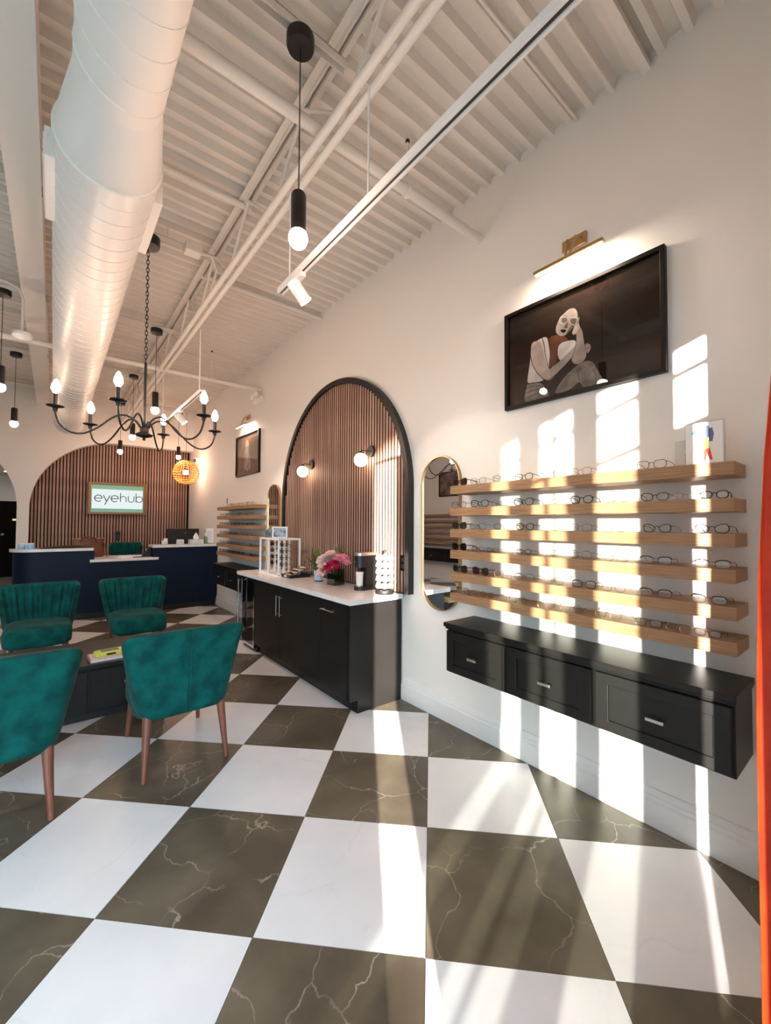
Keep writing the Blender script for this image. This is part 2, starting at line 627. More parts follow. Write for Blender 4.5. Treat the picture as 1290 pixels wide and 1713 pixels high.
# ------------------------------------------------------------------ lit sign on the slat wall
sg = thing('lit_sign', 'bronze framed lit sign with thin lettering on the slat wall', 'sign', (1.0, 9.86, 1.94))
def rect(a, b_, c, d):
    return [(a, c), (b_, c), (b_, d), (a, d)]
MB().ring(rect(-0.49, 0.49, -0.315, 0.315), rect(-0.445, 0.445, -0.27, 0.27), 'y', -0.06, 0).build('frame', 'bronze', sg, bevel=0.004)
MB().box(-0.445, 0.445, -0.03, -0.01, -0.27, 0.27).build('green_border', mat('sign_green', (120, 170, 150), 0.4, emit=0.25), sg)
MB().box(-0.43, 0.43, -0.036, -0.03, -0.20, 0.18).build('light_panel', 'panel', sg)
# lettering drawn as round single-line strokes
lt = MB()
R_ = 0.062
def stroke(pts):
    lt.tube([(p[0], -0.04, p[1]) for p in pts], 0.0085, 6)
def glyph_e(cx):
    stroke([(cx - R_, 0), (cx + R_, 0)])
    stroke(arc(cx, 0, R_, 0, 310, 20))
glyph_e(-0.325)
stroke([(-0.245, R_), (-0.19, -0.06)])
stroke([(-0.135, R_), (-0.22, -0.125)])
glyph_e(-0.055)
lt.build('letters', mat('sign_grey', (84, 94, 96), 0.5), sg, 40)
lt = MB()
stroke([(0.04, 0.12), (0.04, -R_)])
stroke(arc(0.09, 0.0, 0.05, 180, 0, 12) + [(0.14, -R_)])
stroke([(0.175, R_)] + arc(0.225, -0.01, 0.05, 180, 360, 12) + [(0.275, R_)])
stroke([(0.31, 0.12), (0.31, -R_)])
stroke(arc(0.31 + 0.058, 0, 0.058, 0, 360, 24))
lt.build('letters', mat('sign_letters_pale', (122, 136, 136), 0.5), sg, 40)

# ------------------------------------------------------------------ coffee counter
cc = thing('coffee_cabinet', 'long black base cabinet of the coffee counter on the right wall', 'cabinet', (2.06, 3.6, 0))
cc0 = (2.06, 3.6)
def B(x0, x1, y0, y1, z0, z1, mb=None):
    return (mb or MB()).box(x0 - 2.06, x1 - 2.06, y0 - 3.6, y1 - 3.6, z0, z1)
B(1.81, 2.30, 2.69, 4.60, 0.10, 0.845).build('body', 'cab', cc)
B(1.865, 2.30, 2.69, 4.60, 0.0, 0.10).build('toe_kick', 'black', cc)
# end panel with a toe notch at its foot
MB().prism([(1.79 - 2.06, 0.10), (1.865 - 2.06, 0.10), (1.865 - 2.06, 0.0), (0.25, 0.0), (0.25, 0.845), (1.79 - 2.06, 0.845)], 'y', 2.66 - 3.6, 2.69 - 3.6).build('end_panel', 'cab', cc, bevel=0.002)
def bar_handle(parent, p0, p1, out=(-0.03, 0, 0), r=0.005, m='nickel', name='handle'):
    p0, p1, out = Vector(p0), Vector(p1), Vector(out)
    mb = MB().cyl(p0 + out, p1 + out, r, n=10)
    d = (p1 - p0).normalized() * 0.02
    mb.cyl(p0 + d, p0 + d + out, r * 0.8, n=8).cyl(p1 - d, p1 - d + out, r * 0.8, n=8)
    return mb.build(name, m, parent, 40)
def front(parent, y0, y1, z0, z1, name='door', x=-0.25, m='cab'):
    return MB().box(x - 0.02, x, y0 - 3.6, y1 - 3.6, z0, z1).build(name, m, parent, bevel=0.003)
d = front(cc, 2.70, 3.13, 0.11, 0.835)
bar_handle(d, (-0.27, 2.865 - 3.6, 0.757), (-0.27, 3.065 - 3.6, 0.757))
d = front(cc, 3.14, 3.90, 0.11, 0.835)
bar_handle(d, (-0.27, 3.865 - 3.6, 0.54), (-0.27, 3.865 - 3.6, 0.745))
d = front(cc, 3.91, 4.59, 0.11, 0.835)
bar_handle(d, (-0.27, 3.945 - 3.6, 0.54), (-0.27, 3.945 - 3.6, 0.745))
MB().box(1.755, 2.292, 2.615, 5.075, 0.846, 0.887).build('coffee_worktop', 'quartz', bevel=0.003, label='white quartz worktop lying on the black coffee cabinet', cat='worktop')
# glass fronted drinks fridge under the far end of the worktop
fr = thing('drinks_fridge', 'black glass fronted drinks fridge with chrome handle beside the coffee cabinet', 'fridge', (2.06, 4.83, 0))
MB().box(-0.22, 0.23, -0.215, 0.22, 0.03, 0.84).build('body', 'cab', fr)
MB().box(-0.22, 0.20, -0.20, 0.20, 0.0, 0.03).build('plinth', 'black', fr)
d = MB().box(-0.26, -0.222, -0.215, 0.22, 0.05, 0.83).build('door', 'bglass', fr, bevel=0.003)
MB().ring(rect(-0.215, 0.22, 0.05, 0.83), rect(-0.185, 0.19, 0.08, 0.80), 'x', -0.264, -0.26).build('door_trim', 'chrome', d)
bar_handle(d, (-0.262, 0.17, 0.16), (-0.262, 0.17, 0.80), (-0.045, 0, 0), 0.011, 'chrome')

# ------------------------------------------------------------------ wall mirrors
def mirror(name, y, z0, z1, hw, label):
    t = thing(name, label, 'mirror', (XW, y, z0))
    g = [(p[0], p[1] - z0) for p in stadium(0, z0, z1, hw)]
    gi = [(p[0], p[1] - z0) for p in stadium(0, z0 + 0.008, z1 - 0.008, hw - 0.008)]
    MB().ring(g, gi, 'x', -0.03, -0.001).build('frame', 'brass', t, 30)
    MB().prism(gi, 'x', -0.018, -0.004).build('glass', 'mirror', t)
mirror('wall_mirror', 2.212, 0.81, 1.993, 0.2, 'pill shaped gold rimmed mirror between the arched panel and the near shelves')
mirror('wall_mirror', 5.285, 0.89, 1.993, 0.2, 'far gold rimmed mirror left of the arched slat panel')

# ------------------------------------------------------------------ floating shelves and drawers
SHELF_TOP = [1.73, 1.58, 1.435, 1.29, 1.14, 1.0]
SN = ['top', 'second', 'third', 'fourth', 'fifth', 'lowest']
def shelves(y0, y1, where, x0=2.13, x1=XW, grp='floating oak shelves'):
    for z, nm in zip(SHELF_TOP, SN):
        MB().box((x0 - x1) / 2, (x1 - x0) / 2, (y0 - y1) / 2, (y1 - y0) / 2, -0.055, 0).build('display_shelf', 'oak', bevel=0.0015, label='%s floating oak shelf of the %s eyewear display' % (nm, where), cat='shelf', group=grp).location = ((x0 + x1) / 2, (y0 + y1) / 2, z)
shelves(0.418, 1.946, 'near')
shelves(5.58, 7.16, 'far')

def drawers(y0, y1, label, splits, sgn=-1, xw=XW):
    """wall-hung black drawer unit with framed fronts; sgn is the side its fronts face"""
    t = thing('drawer_unit', label, 'drawers', (xw, (y0 + y1) / 2, 0.5))
    yc = (y0 + y1) / 2
    def X(a, b_):
        return sorted((sgn * a, sgn * b_))
    MB().box(*X(0.0, 0.28), y0 - yc + 0.01, y1 - yc - 0.01, 0.0, 0.29).build('body', 'cab', t, bevel=0.002)
    MB().box(*X(0.0, 0.315), y0 - yc, y1 - yc, 0.298, 0.325).build('top', 'cab', t, bevel=0.003)
    MB().box(*X(0.0, 0.302), y0 - yc + 0.004, y1 - yc - 0.004, 0.282, 0.298).build('top_moulding', 'cab', t, bevel=0.006)
    for a, b_ in splits:
        d = MB().box(*X(0.28, 0.292), a - yc, b_ - yc, 0.012, 0.272).build('drawer', 'cab', t, bevel=0.002)
        MB().ring(rect(a - yc, b_ - yc, 0.012, 0.272), rect(a - yc + 0.06, b_ - yc - 0.06, 0.06, 0.222), 'x', *X(0.292, 0.301)).build('drawer_frame', 'cab', d, bevel=0.003)
        ym = (a + b_) / 2 - yc
        MB().box(*X(0.312, 0.324), ym - 0.035, ym + 0.035, 0.128, 0.142).box(*X(0.292, 0.314), ym - 0.006, ym + 0.006, 0.130, 0.140).build('handle', 'nickel', d, bevel=0.002)
    return t
drawers(0.402, 1.90, 'wall hung black drawer unit under the near eyewear shelves', [(1.44, 1.885), (0.95, 1.42), (0.42, 0.93)])
drawers(5.25, 6.95, 'wall hung black drawer unit under the far eyewear shelves', [(5.28, 5.81), (5.84, 6.36), (6.39, 6.92)])
# the other side of the shop, seen in the mirrors
for z, nm in zip(SHELF_TOP, SN):
    MB().box(XL, XL + 0.2, 6.6, 9.0, z - 0.055, z).build('display_shelf', 'oak', label='%s oak shelf on the opposite wall seen in the mirror' % nm, cat='shelf', group='shelves on the opposite wall')
drawers(6.55, 9.05, 'black drawer unit on the opposite wall seen in the mirror', [(6.6, 7.4), (7.42, 8.2), (8.22, 9.0)], 1, XL)

# ------------------------------------------------------------------ eyeglasses
def rim_path(cx, w, hh, ex, cat=0.0, n=18, zc=0.0):
    out = []
    for i in range(n):
        t = 2 * PI * i / n
        c, s = math.cos(t), math.sin(t)
        x = math.copysign(abs(c) ** (2 / ex), c) * w
        z = math.copysign(abs(s) ** (2 / ex), s) * hh
        if s > 0:
            z += cat * (x / w) * (1 if cx > 0 else -1) * hh * s
        out.append((cx + x, 0.0, zc + z))
    return out

# name: exponent, half height, tube radius, cat lift, frame material, lens material, temple radius
KIND = {
    'sun_br': (3.0, 0.022, 0.0026, 0.15, 'f_brown', 'lens_br', 'brown tinted sunglasses'),
    'sun_bk': (3.0, 0.022, 0.0030, 0.15, 'f_black', 'lens_dk', 'black sunglasses'),
    'thin_gr': (3.2, 0.019, 0.0011, 0.0, 'f_grey', 'lens', 'thin grey wire eyeglasses'),
    'thin_bk': (3.2, 0.019, 0.0014, 0.05, 'f_black', 'lens', 'thin black eyeglasses'),
    'black': (2.8, 0.020, 0.0022, 0.1, 'f_black', 'lens', 'black framed eyeglasses'),
    'thick': (2.6, 0.021, 0.0028, 0.1, 'f_black', 'lens', 'heavy black framed eyeglasses'),
    'clear': (2.8, 0.020, 0.0023, 0.0, 'f_clear', 'lens', 'clear framed eyeglasses'),
    'gold': (2.5, 0.020, 0.0011, 0.0, 'gold', 'lens', 'thin gold wire eyeglasses'),
    'round': (2.0, 0.0215, 0.0012, 0.0, 'gold', 'lens', 'round gold wire eyeglasses'),
    'pink': (2.6, 0.020, 0.0013, 0.0, 'f_pink', 'lens', 'rose gold wire eyeglasses'),
    'cat': (2.4, 0.0195, 0.0020, 0.35, 'f_black', 'lens', 'black cat eye eyeglasses'),
    'brow': (2.8, 0.017, 0.0009, 0.1, 'f_black', 'lens', 'black browline eyeglasses'),
}
GL = {}
def make_glasses(k):
    ex, hh, r, cat, fm, lm, _ = KIND[k]
    w, gap = 0.0265, 0.0105
    cx = gap + w
    fr_, lens = MB(), MB()
    zc = hh + r + 0.0005
    for s in (-1, 1):
        P = rim_path(s * cx, w, hh, ex, cat, 18, zc)
        fr_.tube(P, r, 5, closed=True)
        if k == 'brow':
            top = [p for p in P if p[2] > zc + hh * 0.35]
            top.sort(key=lambda p: p[0])
            fr_.tube(top, 0.0024, 5)
        b = len(lens.v)
        lens.v += P
        lens.face([b + i for i in range(len(P))])
        fr_.tube([(s * (cx + w), 0, zc + hh * 0.5), (s * 0.067, 0.002, zc + hh * 0.55), (s * 0.068, 0.008, zc + hh * 0.55)], max(r, 0.0012), 5)
    fr_.tube([(-gap, 0, zc + hh * 0.25), (-gap * 0.4, -0.001, zc + hh * 0.5), (gap * 0.4, -0.001, zc + hh * 0.5), (gap, 0, zc + hh * 0.25)], max(r * 0.9, 0.0011), 5)
    tm = []
    for s in (-1, 1):
        tm.append(MB().tube([(s * 0.068, 0.006, zc + hh * 0.55), (s * 0.067, 0.05, zc + hh * 0.45), (s * 0.066, 0.088, zc + hh * 0.1), (s * 0.064, 0.112, max(0.004, zc - hh * 0.9))], max(r * 0.85, 0.0012), 5).mesh('temple_' + k, fm, 40))
    me = fr_.mesh('frame_' + k, fm, 40)
    if k in ('thin_bk', 'brow'):
        pass
    return me, lens.mesh('lens_' + k, lm), tm
def glasses(k, loc, rz, width, label, group):
    if k not in GL:
        GL[k] = make_glasses(k)
    me, ln, tm = GL[k]
    t = thing('sunglasses' if k.startswith('sun') else 'eyeglasses', label, 'glasses', loc, rz, group)
    s = width / 0.137
    t.scale = (s, s, s)
    place('frame_front', me, t)
    place('lenses', ln, t)
    place('temple', tm[0], t)
    place('temple', tm[1], t)
    return t

ROWS = [
   [(1.883, 0.149, 'sun_br'), (1.726, 0.146, 'thin_gr'), (1.544, 0.153, 'clear'), (1.39, 0.123, 'black'), (1.213, 0.141, 'thin_bk'), (1.054, 0.13, 'thin_gr'), (0.901, 0.122, 'thin_bk'), (0.722, 0.13, 'thin_bk')],
   [(1.891, 0.133, 'thin_bk'), (1.714, 0.169, 'black'), (1.559, 0.123, 'thin_gr'), (1.392, 0.135, 'black'), (1.211, 0.13, 'thin_gr'), (1.049, 0.12, 'thick'), (0.873, 0.125, 'thin_bk'), (0.71, 0.124, 'black'), (0.592, 0.09, 'clear'), (0.49, 0.1, 'thick')],
   [(1.888, 0.128, 'sun_bk'), (1.73, 0.136, 'thin_bk'), (1.541, 0.131, 'clear'), (1.384, 0.126, 'black'), (1.057, 0.13, 'thin_gr'), (0.889, 0.123, 'thin_gr'), (0.703, 0.123, 'cat'), (0.50, 0.125, 'cat')],
   [(1.888, 0.138, 'sun_bk'), (1.728, 0.112, 'thin_bk'), (1.614, 0.1, 'thin_bk'), (1.508, 0.1, 'thin_gr'), (1.393, 0.105, 'black'), (1.233, 0.122, 'gold'), (1.062, 0.134, 'clear'), (0.885, 0.131, 'thin_gr'), (0.71, 0.134, 'brow'), (0.501, 0.13, 'brow')],
   [(1.88, 0.143, 'sun_bk'), (1.709, 0.149, 'sun_br'), (1.537, 0.139, 'pink'), (1.39, 0.139, 'thin_gr'), (1.209, 0.127, 'thin_gr'), (1.04, 0.125, 'black'), (0.895, 0.11, 'clear'), (0.713, 0.139, 'brow'), (0.515, 0.13, 'brow')],
   [(1.854, 0.131, 'clear'), (1.656, 0.126, 'gold'), (1.501, 0.132, 'thin_gr'), (1.366, 0.1, 'gold'), (1.255, 0.1, 'gold'), (1.107, 0.138, 'round'), (0.922, 0.141, 'round'), (0.744, 0.123, 'thin_bk'), (0.628, 0.095, 'gold'), (0.521, 0.1, 'thin_bk')]]
for r_, z, nm in zip(ROWS, SHELF_TOP, SN):
    for i, (yy, w, k) in enumerate(r_):
        gap = min([abs(yy - q[0]) for q in r_ if q[0] != yy])
        w = max(0.098, min(w, 0.14, gap * 0.97))
        glasses(k, (2.158, yy, z), -PI / 2 + random.uniform(-0.1, 0.1), w, '%s, %s from the left on the %s shelf of the near display' % (KIND[k][6], ORD[i], nm), 'glasses on the near shelves')
FK = ['thin_bk', 'black', 'thin_gr', 'gold', 'thick', 'clear', 'cat']
for z, nm, ks in zip(SHELF_TOP, SN, ('gbtbgtgbt', 'gtbgtbgtg', 'bbbbbbbbb', 'tbbbtgttg', 'ttbttbtgt', 'bbbtbbtgt')):
    for i, c in enumerate(ks):
        k = {'g': 'gold', 'b': 'black', 't': 'thin_bk'}[c]
        if nm == 'top' and i == 1:
            continue
        glasses(k, (2.165, 7.07 - i * 0.172, z), -PI / 2 + random.uniform(-0.1, 0.1), 0.138, '%s, %s from the left on the %s shelf of the far display' % (KIND[k][6], ORD[i], nm), 'glasses on the far shelves')

# small cards and signs on the shelves
t = thing('acrylic_sign', 'clear acrylic sign with a drawn figure on the top near shelf', 'sign', (2.2, 0.53, 1.73))
MB().box(-0.012, 0.012, -0.07, 0.07, 0.0, 0.19).build('acrylic_block', 'acrylic', t, bevel=0.002)
pc = MB().box(-0.0125, -0.0120, -0.066, 0.066, 0.006, 0.184)
pc.build('white_sheet', 'paper', t)
fg = MB()
def flat(mb, pts, x, ci):
    mb.cur = ci
    b = len(mb.v)
    mb.v += [(x, p[0], p[1]) for p in pts]
    mb.face([b + i for i in range(len(pts))])
flat(fg, [(-0.008 - 0.016 * math.cos(q) * 1.0, 0.142 + 0.03 * math.sin(q)) for q in [i * 0.42 for i in range(15)]], -0.0131, 0)
flat(fg, [(-0.03, 0.16), (-0.036, 0.13), (-0.03, 0.098), (-0.018, 0.10), (-0.02, 0.15)], -0.0131, 0)
flat(fg, [(0.001, 0.12), (-0.012, 0.12), (-0.02, 0.07), (-0.003, 0.068)], -0.0133, 1)
flat(fg, [(0.001, 0.069), (-0.021, 0.07), (-0.03, 0.022), (-0.022, 0.018), (-0.011, 0.05), (-0.006, 0.018), (0.002, 0.018)], -0.0132, 2)
flat(fg, [(0.045, 0.142), (0.04, 0.135), (0.012, 0.158), (0.008, 0.17), (0.018, 0.172)], -0.0131, 3)
fg.build('printed_figure', [mat('print_blue_grey', (96, 108, 150)), mat('print_yellow', (222, 176, 60)), mat('print_red', (206, 62, 36)), mat('print_cyan', (110, 190, 225))], t)
MB().box(-0.004, 0.004, -0.05, 0.05, 0, 0.13).build('acrylic_card_holder', 'acrylic', label='small clear card holder behind the acrylic sign on the top near shelf', cat='holder').location = (2.27, 0.61, 1.73)
t = thing('photo_card', 'small standing photo card on the top far shelf', 'card', (2.2, 6.85, 1.73))
MB().box(-0.004, 0.004, -0.05, 0.05, 0, 0.15).build('card', 'paper', t)
MB().box(-0.006, -0.0045, -0.035, 0.035, 0.05, 0.14).build('picture', mat('card_picture', (90, 70, 62), 0.5, var=(190, 160, 140), scale=30), t)

# ------------------------------------------------------------------ framed pictures and picture lights
def picture(y0, y1, z0, z1, label):
    t = thing('framed_picture', label, 'picture', (XW, (y0 + y1) / 2, (z0 + z1) / 2))
    a, b_ = (y1 - y0) / 2, (z1 - z0) / 2
    MB().ring(rect(-a, a, -b_, b_), rect(-a + 0.022, a - 0.022, -b_ + 0.022, b_ - 0.022), 'x', -0.035, -0.001).build('frame', 'pframe', t, bevel=0.002)
    return t, a, b_
t, a, b_ = picture(0.70, 1.62, 2.215, 2.845, 'large black framed portrait of a seated woman above the near shelves')
MB().box(-0.014, -0.004, -a + 0.022, a - 0.022, -b_ + 0.022, b_ - 0.022).build('print', mat('print_ground', (20, 15, 13), 0.7, spec=0.05, var=(44, 28, 19), scale=2.2, detail=2), t)
FIG = {
  'hair': [(1.2355, 2.6994), (1.216, 2.7245), (1.1874, 2.7306), (1.1548, 2.7205), (1.1276, 2.6934), (1.1144, 2.6518), (1.1193, 2.6038), (1.1286, 2.5709), (1.147, 2.5411), (1.1888, 2.5465), (1.2267, 2.5645), (1.2557, 2.5983), (1.2654, 2.6208)],
  'neck': [(1.321, 2.6024), (1.2656, 2.6019), (1.2171, 2.5728), (1.1888, 2.5419), (1.2561, 2.544), (1.2618, 2.4348), (1.2967, 2.4168), (1.3145, 2.4124), (1.3064, 2.4915), (1.3162, 2.5524)],
  'shirt': [(1.4438, 2.4953), (1.4296, 2.5907), (1.3889, 2.6115), (1.3312, 2.6157), (1.3211, 2.5734), (1.3089, 2.4971), (1.3168, 2.4467), (1.314, 2.4079), (1.3483, 2.3496), (1.3745, 2.3469), (1.4667, 2.354), (1.4581, 2.4093)],
  'shirt_b': [(1.2635, 2.5442), (1.1794, 2.5387), (1.1471, 2.5229), (1.1521, 2.4698), (1.1802, 2.4329), (1.2569, 2.4285)],
  'jeans': [(1.4925, 2.2389), (1.4724, 2.3278), (1.4611, 2.3625), (1.3745, 2.3445), (1.3434, 2.3047), (1.3054, 2.2401), (1.3963, 2.2398)],
  'knee': [(1.2878, 2.2454), (1.2578, 2.2922), (1.2188, 2.3332), (1.1621, 2.3723), (1.112, 2.3891), (1.0811, 2.3885), (1.0553, 2.3717), (1.0385, 2.3359), (1.0178, 2.2907), (0.9934, 2.2429), (1.065, 2.2421), (1.1133, 2.2412), (1.1308, 2.2863), (1.1629, 2.263), (1.1957, 2.2484)],
  'face': [(1.2161, 2.7105), (1.1922, 2.7242), (1.1664, 2.722), (1.1457, 2.703), (1.1378, 2.6701), (1.1417, 2.6351), (1.1556, 2.6129), (1.179, 2.5962), (1.1931, 2.5898), (1.2122, 2.5781), (1.2363, 2.5796), (1.2607, 2.5977), (1.2729, 2.6211), (1.2702, 2.6511), (1.2552, 2.6787), (1.2403, 2.7013)],
  'forearm': [(1.3226, 2.3378), (1.317, 2.4084), (1.2569, 2.4285), (1.2083, 2.4603), (1.1612, 2.491), (1.1427, 2.5122), (1.1067, 2.4998), (1.1159, 2.4624), (1.1709, 2.4346), (1.2183, 2.3982), (1.2672, 2.3654), (1.3073, 2.3385)],
  'upper_arm': [(1.435, 2.6025), (1.405, 2.6121), (1.3731, 2.5913), (1.3524, 2.5354), (1.3475, 2.4852), (1.312, 2.4069), (1.3021, 2.3658), (1.3226, 2.3378), (1.3534, 2.3558), (1.3954, 2.4066), (1.4275, 2.4704), (1.4409, 2.5344)],
  'raised_arm': [(1.1579, 2.6229), (1.1418, 2.6168), (1.1194, 2.5857), (1.1107, 2.5554), (1.1045, 2.4991), (1.0895, 2.4402), (1.0942, 2.406), (1.1165, 2.3859), (1.1482, 2.3842), (1.1711, 2.4025), (1.1779, 2.4276), (1.1567, 2.4713), (1.1472, 2.5138), (1.1469, 2.5593), (1.1558, 2.59)],
  'fist': [(1.0979, 2.4879), (1.0803, 2.4863), (1.0652, 2.4634), (1.0698, 2.4427), (1.0852, 2.4255), (1.0938, 2.4506)],
  'hand': [(1.1556, 2.6175), (1.1416, 2.6487), (1.1301, 2.657), (1.128, 2.6434), (1.1349, 2.6234), (1.1239, 2.5919), (1.1468, 2.5639), (1.1653, 2.5613), (1.1745, 2.5784), (1.165, 2.5934)],
  'lens_a': [(1.2356, 2.6876), (1.2163, 2.6834), (1.2011, 2.6719), (1.2045, 2.6592), (1.2213, 2.6525), (1.2333, 2.6632)],
  'lens_b': [(1.1822, 2.6622), (1.1599, 2.6582), (1.1439, 2.6451), (1.1509, 2.6294), (1.1671, 2.6241), (1.181, 2.6409)],
  'lips': [(1.2433, 2.6198), (1.224, 2.6174), (1.2049, 2.6034), (1.2169, 2.5938), (1.2338, 2.5998)],
  'nose': [(1.2166, 2.6311), (1.2069, 2.6601), (1.1974, 2.6611), (1.1976, 2.624), (1.2095, 2.6214)],
  'brow_a': [(1.2297, 2.6971), (1.2114, 2.6937), (1.1948, 2.6797), (1.2114, 2.689)],
  'brow_b': [(1.1714, 2.6673), (1.1461, 2.6606), (1.1416, 2.6524), (1.1599, 2.6605)],
}
TONE = {'hair': 0, 'neck': 1, 'shirt': 2, 'shirt_b': 2, 'jeans': 3, 'knee': 3, 'face': 4, 'forearm': 4, 'upper_arm': 5, 'raised_arm': 4, 'fist': 4, 'hand': 5, 'lens_a': 6, 'lens_b': 6, 'lips': 0, 'nose': 6, 'brow_a': 0, 'brow_b': 0}
def smooth_poly(p, it=2):
    for _ in range(it):
        q = []
        for i in range(len(p)):
            a_, c_ = p[i], p[(i + 1) % len(p)]
            q += [(a_[0] * .75 + c_[0] * .25, a_[1] * .75 + c_[1] * .25), (a_[0] * .25 + c_[0] * .75, a_[1] * .25 + c_[1] * .75)]
        p = q
    return p
fig = MB()
for i, (k, p) in enumerate(FIG.items()):
    fig.cur = TONE[k]
    q = [(c[0] - 1.16, c[1] - 2.53) for c in smooth_poly(p)]
    b0 = len(fig.v)
    fig.v += [(-0.0142 - 0.00012 * i, c[0], c[1]) for c in q]
    fig.face([b0 + j for j in range(len(q))])
SHADE = [(-0.0183, 0.1051), (-0.0044, 0.0829), (0.019, 0.0662), (0.0331, 0.0598), (0.0522, 0.0471), (0.033, 0.0783), (0.0188, 0.0916), (0.0048, 0.0955)]
fig.cur = 6
b0 = len(fig.v)
fig.v += [(-0.01575, p[0], p[1]) for p in smooth_poly(SHADE)]
fig.face(range(b0, len(fig.v)))
LINES = [(1, 0.0022, [(0.275, 0.0725), (0.2809, 0.0044), (0.2675, -0.0596), (0.2354, -0.1234), (0.1934, -0.1742), (0.1626, -0.1922)]), (1, 0.0018, [(0.1972, 0.0802), (0.1845, 0.0223), (0.1771, -0.048), (0.1545, -0.1176)]), (1, 0.002, [(0.1626, -0.1922), (0.1072, -0.1646), (0.0583, -0.1318), (0.0109, -0.0954)]), (1, 0.0025, [(0.3067, -0.1745), (0.2145, -0.1855)]), (1, 0.0018, [(0.3181, -0.2309), (0.2413, -0.2251), (0.1783, -0.2362)]), (1, 0.0018, [(0.3239, -0.2648), (0.2308, -0.2523), (0.1681, -0.258)]), (1, 0.0015, [(0.3068, -0.2036), (0.2519, -0.1978), (0.2041, -0.2151)]), (2, 0.0011, [(0.0828, 0.1652), (0.0514, 0.1576), (0.0326, 0.1386), (0.0374, 0.1218), (0.0565, 0.1151), (0.0758, 0.1247), (0.0854, 0.1449), (0.0828, 0.1652)]), (2, 0.0011, [(0.0232, 0.134), (-0.0047, 0.13), (-0.0207, 0.1179), (-0.0183, 0.1005), (0.0002, 0.0869), (0.0187, 0.1008), (0.0256, 0.1219), (0.0232, 0.134)]), (2, 0.0011, [(0.0755, 0.1661), (0.0325, 0.1455), (-0.0185, 0.1256)]), (6, 0.0016, [(-0.0182, 0.0868), (-0.0285, 0.1217)]), (1, 0.0016, [(-0.0292, -0.2437), (-0.0183, -0.1909), (-0.0388, -0.1652)]), (1, 0.0014, [(-0.1164, -0.2891), (-0.1211, -0.2422), (-0.1044, -0.1979)]), (6, 0.0016, [(-0.0128, -0.0117), (-0.0033, -0.0587), (0.0132, -0.0993)]), (1, 0.0016, [(-0.0618, -0.0735), (-0.0882, -0.0688)]), (0, 0.0016, [(0.0809, 0.0856), (0.0449, 0.0706)]), (0, 0.0014, [(0.0615, 0.1005), (0.0377, 0.0903)])]
for ci, wd, P in LINES:
    fig.cur = 7 if ci == 1 else ci
    for i in range(len(P) - 1):
        dx, dz = P[i + 1][0] - P[i][0], P[i + 1][1] - P[i][1]
        n = math.hypot(dx, dz)
        ox, oz = -dz / n * wd, dx / n * wd
        ex, ez = dx / n * wd * 0.5, dz / n * wd * 0.5
        b0 = len(fig.v)
        fig.v += [(-0.0168, P[i][0] + ox - ex, P[i][1] + oz - ez), (-0.0168, P[i][0] - ox - ex, P[i][1] - oz - ez), (-0.0168, P[i + 1][0] - ox + ex, P[i + 1][1] - oz + ez), (-0.0168, P[i + 1][0] + ox + ex, P[i + 1][1] + oz + ez)]
        fig.face(range(b0, b0 + 4))
def tone(n, c, v):
    return mat(n, c, 0.6, spec=0.08, var=v, scale=14, detail=3)
fig.build('printed_figure', [tone('print_black', (10, 8, 8), (16, 12, 11)), tone('print_skin_shade', (112, 68, 44), (70, 44, 31)), tone('print_white', (216, 211, 207), (186, 180, 176)), tone('print_denim', (150, 142, 134), (96, 88, 82)), tone('print_skin', (168, 158, 151), (136, 126, 119)), tone('print_skin_light', (196, 180, 170), (162, 147, 138)), tone('print_nose', (104, 94, 88), (90, 81, 76)), tone('print_line', (52, 36, 30), (40, 28, 24))], t)
MB().box(-0.0185, -0.0175, -a + 0.02, a - 0.02, -b_ + 0.02, b_ - 0.02).build('picture_glass', 'pglass', t)
t, a, b_ = picture(5.82, 6.79, 2.21, 2.85, 'small looking framed picture of a standing pale figure on the far right wall')
t['label'] = 'far framed picture of a pale standing figure above the far shelves'
MB().box(-0.014, -0.004, -a + 0.022, a - 0.022, -b_ + 0.022, b_ - 0.022).build('print', mat('print_ground_far', (86, 74, 66), 0.5, var=(120, 78, 44), scale=2.0, detail=2), t)
f2 = MB()
f2.v += [(-0.0145, p[0], p[1]) for p in smooth_poly([(0.03, 0.24), (0.09, 0.2), (0.10, 0.05), (0.13, -0.05), (0.15, -0.22), (0.05, -0.24), (0.0, -0.27), (-0.06, -0.23), (-0.14, -0.24), (-0.12, -0.1), (-0.06, 0.0), (-0.05, 0.18)])]
f2.face(range(len(f2.v)))
f2.build('printed_figure', tone('print_pale', (196, 184, 178), (150, 136, 128)), t)
MB().box(-0.0185, -0.0175, -a + 0.02, a - 0.02, -b_ + 0.02, b_ - 0.02).build('picture_glass', 'pglass', t)
t, a, b_ = picture(6.9, 7.8, 2.2, 2.85, 'framed dark picture on the opposite wall seen in the mirror')
t.location.x = XL
t.rotation_euler = (0, 0, PI)
MB().box(-0.014, -0.004, -a + 0.022, a - 0.022, -b_ + 0.022, b_ - 0.022).build('print', mat('print_opposite', (40, 32, 28), 0.5, var=(140, 120, 110), scale=5, detail=2), t)

